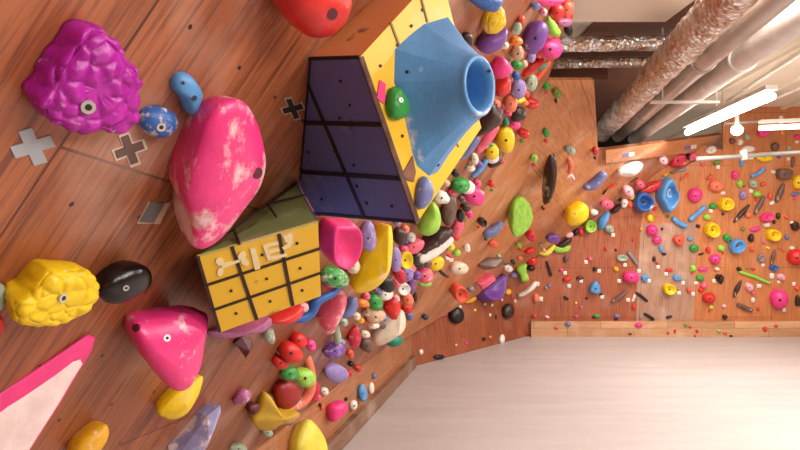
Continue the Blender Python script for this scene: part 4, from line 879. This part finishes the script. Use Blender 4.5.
# large cube
b1 = LEFT.hit(309, 59); P1 = AT(360, 57, 1.4); b2_ = LEFT.hit(299, 185); P2 = plane3(b1, P1, b2_).hit(417, 223); P4 = AT(440, -30, 1.6); P3 = P2+P4-P1
q_ = plane3(b1, P1, b2_).hit(317, 216); b4 = LEFT.hit(398, -22); b3 = b2_+b4-b1
cc = (b1+P1+P2+P4+P3+b2_+b4+b3)/8
big = thing('cube_volume', (b1+b3)/2, 'large box volume with dark blue, yellow and orange faces, painted like a puzzle cube', 'climbing volume', 'painted cube volumes')
fb, ob = face('side_panel', [b1, P1, P2, q_, b2_], blue_p, big, 'dark blue gridded side', cc)
fy, oy = face('side_panel', [P1, P4, P3, P2], yel2_p, big, 'yellow front side under the funnel', cc)
fo, oo = face('side_panel', [b1, b4, P4, P1], org_p, big, 'orange top side', cc)
face('side_panel', [b4, b3, P3, P4], grn_p, big, 'far side', cc); face('side_panel', [q_, P2, P3, b3], yel_p, big, 'lower side', cc)
strips('grid_line', fb, [(303,123,383,125,4.5),(300,172,400,179,4.5),(307,84,364,218,4.5),(310,61,300,180,1.5),(308,59,359,57.5,3.5),(318,214,415,222.5,3),(300,212,320,215,3)], blk, big, lab='black grid line')
strips('worn_edge', fb, [(359.5,58,415.5,222,3)], worn_m, big, lab='worn dark brown edge')
strips('worn_edge', fy, [(361.5,57,418.5,223,6.5)], worn_m, big, lab='worn dark brown edge')
strips('grid_line', fy, [(391,22,400,46,2.5),(421,-4,428,22,2.5),(455,138,459,147,1.5)], simple('grid_faded', '8a6e50', .6), big, lab='faded grid line')
dots('screw_hole', fb, [(341,81),(350,105),(340,118),(309,152),(335,151),(354,165),(357,186),(392,206),(322,199),(367,203)], 1.6, big)
dots('screw_hole', fy, [(411,26),(397,45),(380,66),(402,136),(422,10)], 1.6, big)
decal('tape_patch', fy, [[(380,80),(386,84),(385,104),(377,98)]], hmat('hot'), big, lab='magenta tape patch')
decal('bare_wood_patch', fy, [[(413,156),(416,172),(414,182),(407,180),(403,174)]], simple('bare_wood', '8a5a42', .7, var=.25, scale=30), big, lab='worn bare wood patch')
# blue funnel on the yellow side
fun = [(395,49),(409,36),(424,24),(448,17),(462,36),(470,60),(474,90),(468,118),(456,138),(438,172),(429,176),(417,166),(412,152),(404,114),(394,82)]
basep = [fy.hit(x, y, .0) for x, y in fun]
cb = sum(basep, V())/len(basep)
rim_c = at(478, 86, (fy.hit(440, 95)-CAM).y*.93)
axis = (rim_c - cb).normalized(); ax_n = (fy.n*.8+axis*.5).normalized()
R = 31*(rim_c-CAM).y/F
up_ = (V((0, 0, 1))-ax_n*ax_n.z).normalized(); sd_ = up_.cross(ax_n).normalized()
nseg = 60; lo = []
for i in range(nseg):
    f = i/nseg*len(basep); j = int(f); lo.append(basep[j].lerp(basep[(j+1) % len(basep)], f-j))
angs = []
for p in lo:
    q = p-cb; angs.append(math.atan2(q.dot(up_), q.dot(sd_)))
vs = []; fs = []
def ringpt(i, s, dz): 
    a = angs[i]; return rim_c + (sd_*math.cos(a)*.93+up_*math.sin(a))*R*s + ax_n*dz
rows = []
for k in range(11):
    t = k/10; e = t
    rows.append([lo[i].lerp(ringpt(i, .98, 0), e) + (ax_n*(-.10*R)*math.sin(math.pi*t)) for i in range(nseg)])
for s, dz in ((.98, .07*R), (.9, .12*R), (.8, .06*R), (.74, -.15*R), (.68, -.7*R), (.6, -1.2*R)):
    rows.append([ringpt(i, s, dz) for i in range(nseg)])
rows.insert(0, [p-fy.n*.01 for p in lo])
for r_ in rows: vs += r_
M = len(rows)
for i in range(M-1):
    for j in range(nseg):
        k = (j+1) % nseg; fs.append((i*nseg+j, i*nseg+k, (i+1)*nseg+k, (i+1)*nseg+j))
fs.append(tuple(range(nseg))); fs.append(tuple((M-1)*nseg+j for j in range(nseg)))
fn = mesh('climbing_hold', vs, fs, hmat('sky', .25, .35), None, False); fixnormals(fn); rebase(fn, cb)
for i, p in enumerate(fn.data.polygons): p.use_smooth = i > nseg*9
tag(fn, 'huge light blue faceted funnel hold with an open mouth, bolted on the large cube', 'climbing hold', 'holds bolted on the large cube')
for x, y in ((407,72),(489,71),(438,165)): pin(fn, x, y, 1.8, False, None, 'screw_hole')
PL['Y'] = fy; WALLN['Y'] = 'cube'
o = dome(fy, [(388,90),(396,86),(404,95),(409,103),(410,114),(401,120),(390,118),(385,106)], .5, 'dome', hmat('green', .1), lump=.08, lumps=1.8, seg=40, rings=14)
pin(o, 401, 100, 2.2); tag(o, 'small green knobbly hold on the large cube, left of the blue funnel', 'climbing hold', 'holds bolted on the large cube')
if '_t' in o: del o['_t']
# small cube
g0 = LEFT.hit(297, 182); gl = LEFT.hit(199, 251); Ya = AT(197, 256, 1.43); Yb = AT(318, 221, 1.55); Yd = AT(219, 333, 1.62); Yc = AT(321, 296, 1.75)
Yc = plane3(Ya, Yb, Yd).hit(321, 296); g0 = LEFT.hit(297, 182); print('gap', [round((p-LEFT.p).dot(LEFT.n), 3) for p in (b1, b2_, b4, P1, P2, P3, P4, g0, gl, Ya, Yb, Yc, Yd)]); dl_ = LEFT.hit(236, 322); dr_ = g0+dl_-gl
cc = (g0+gl+Ya+Yb+Yc+Yd+dl_+dr_)/8
sm = thing('cube_volume', (gl+dr_)/2, 'small box volume with a green top and yellow gridded face marked with pale letters', 'climbing volume', 'painted cube volumes')
fg, og = face('side_panel', [gl, g0, Yb, Ya], grn_p, sm, 'chalky green top', cc)
fq, oq = face('side_panel', [Ya, Yb, Yc, Yd], yel_p, sm, 'yellow lettered front', cc)
face('side_panel', [gl, Ya, Yd, dl_], edge_m, sm, 'dark left side', cc); face('side_panel', [g0, dr_, Yc, Yb], blue_p, sm, 'right side', cc); face('side_panel', [dl_, Yd, Yc, dr_], org_p, sm, 'lower side', cc)
strips('grid_line', fq, [(198,257,220,332,3),(204,286.5,320,249,3),(212,311,320.5,273.5,3),(232,247,257,320,3.6),(279,234,293,306,3.6)], edge_m, sm, lab='dark grid line')
fg = plane3(Ya, Yb, g0)
strips('grid_line', fg, [(233,228,239,243,3),(267,203,276,216,2),(268,203,306,194,2.5),(199,253,296,183,1.5)], edge_m, sm, lab='dark grid line')
dots('screw_hole', fq, [(225,266),(262,254.5),(297,243),(231,290.5),(266.5,278.5),(300,268),(236,313),(270,301),(302,290)], 1.5, sm)
tape = simple('pale_tape', 'ecd9a8', .5, var=.05)
def ell(x, y, w, h, a, n=14): return oval(x, y, w, h, a, n, 0, 0)
decal('letter', fq, [ell(220,262,9,7,-30), ell(220.5,272,6,9,-15), [(222,264),(226,263.5),(240,259.5),(240,262),(226,267.5),(222,270)], ell(242,256,9,7,45), ell(245,262.5,9,6,-35)], tape, sm, lab='pale letter X')
decal('letter', fq, [[(250,249.5),(255,248),(260.5,266),(260,269),(255,270),(253,262)]], tape, sm, .0045, lab='pale letter I')
decal('letter', fq, [[(263,246),(267,244.5),(272,260),(268,261)], [(267,244.5),(278,241.5),(279,244.5),(268,247.5)], [(269,251),(279,248.5),(280,251),(270,254)], [(271,257.5),(287,253.5),(287.5,256),(272,260.5)]], tape, sm, .005, lab='pale letter E')
decal('letter', fq, [[(283,236.5),(287,235.5),(289,242),(286,243)], [(287,235),(292.5,233),(293,243),(290,247),(284,250),(282,248),(287,244),(289,241)]], tape, sm, .0055, lab='pale hooked stroke')
# ---- tape marks stuck on the left wall
def mark(name, polys, m, label, off=.002):
    o = decal(name, LEFT, polys, m, None, off); c = LEFT.hit(polys[0][0][0], polys[0][0][1]); rebase(o, c); tag(o, label, 'tape mark', 'tape marks on the left wall')
    return o
def cross(cx, cy, ux_, uy_, vx_, vy_, k=.33):
    P_ = lambda a, b: (cx+a*ux_+b*vx_, cy+a*uy_+b*vy_)
    return [P_(*q) for q in ((-k, -1), (k, -1), (k, -k), (1, -k), (1, k), (k, k), (k, 1), (-k, 1), (-k, k), (-1, k), (-1, -k), (-k, -k))]
gt = simple('grey_tape', 'a3a7ad', .5, var=.08); dk = simple('dark_tape', '6b5148', .6); bk = simple('black_tape', '2b1c1a', .5); wt = simple('clear_tape', 'c9a68c', .3)
mark('tape_cross', [cross(33, 147, 20, -6, 8, 17)], gt, 'light grey cross-shaped tape mark below the purple scaly hold')
o = mark('tape_cross', [cross(130, 150, 16, -6, 6, 16)], simple('tape_outline', 'd8c4b0', .5), 'dark cross tape mark with a pale outline, below the dark blue oval hold')
o2 = decal('tape_centre', LEFT, [cross(130, 150, 13.5, -5, 5, 13.5, .27)], dk, None, .004); child(o2, o)
o = mark('tape_cross', [cross(293, 109, 11, -3, 5, 11, .32)], simple('tape_outline_2', 'b59a88', .5), 'small black cross tape mark left of the large cube')
child(decal('tape_centre', LEFT, [cross(293, 109, 9.5, -2.5, 4, 9.5, .25)], bk, None, .004), o)
o = mark('tape_patch', [[(137,224),(149,202),(170,203),(160,224)]], wt, 'slanted grey square tape patch left of the giant pink teardrop hold')
child(decal('tape_centre', LEFT, [[(140,222),(151,202.5),(165,203.5),(154,223)]], simple('tape_grey', '6f6a6a', .5), None, .004), o)
for x, y, w_, lab in ((690, 147.5, 11, 'blue and white strip of tape on the right end of the top board'), (628, 155, 11, 'blue and white strip of tape on the left end of the top board')):
    pb = Plane(bd[0], MIDR.n)
    o = decal('tape_strip', pb, [[(x-w_/2, y-1), (x+1, y-2), (x+1, y+1.5), (x-w_/2, y+2.5)]], hmat('slate'), None, .003); rebase(o, pb.hit(x, y)); tag(o, lab, 'tape mark')
    child(decal('tape_end', pb, [[(x+1, y-2.3), (x+w_/2+1, y-3), (x+w_/2+1, y+1), (x+1, y+1.8)]], hmat('white'), None, .003), o)
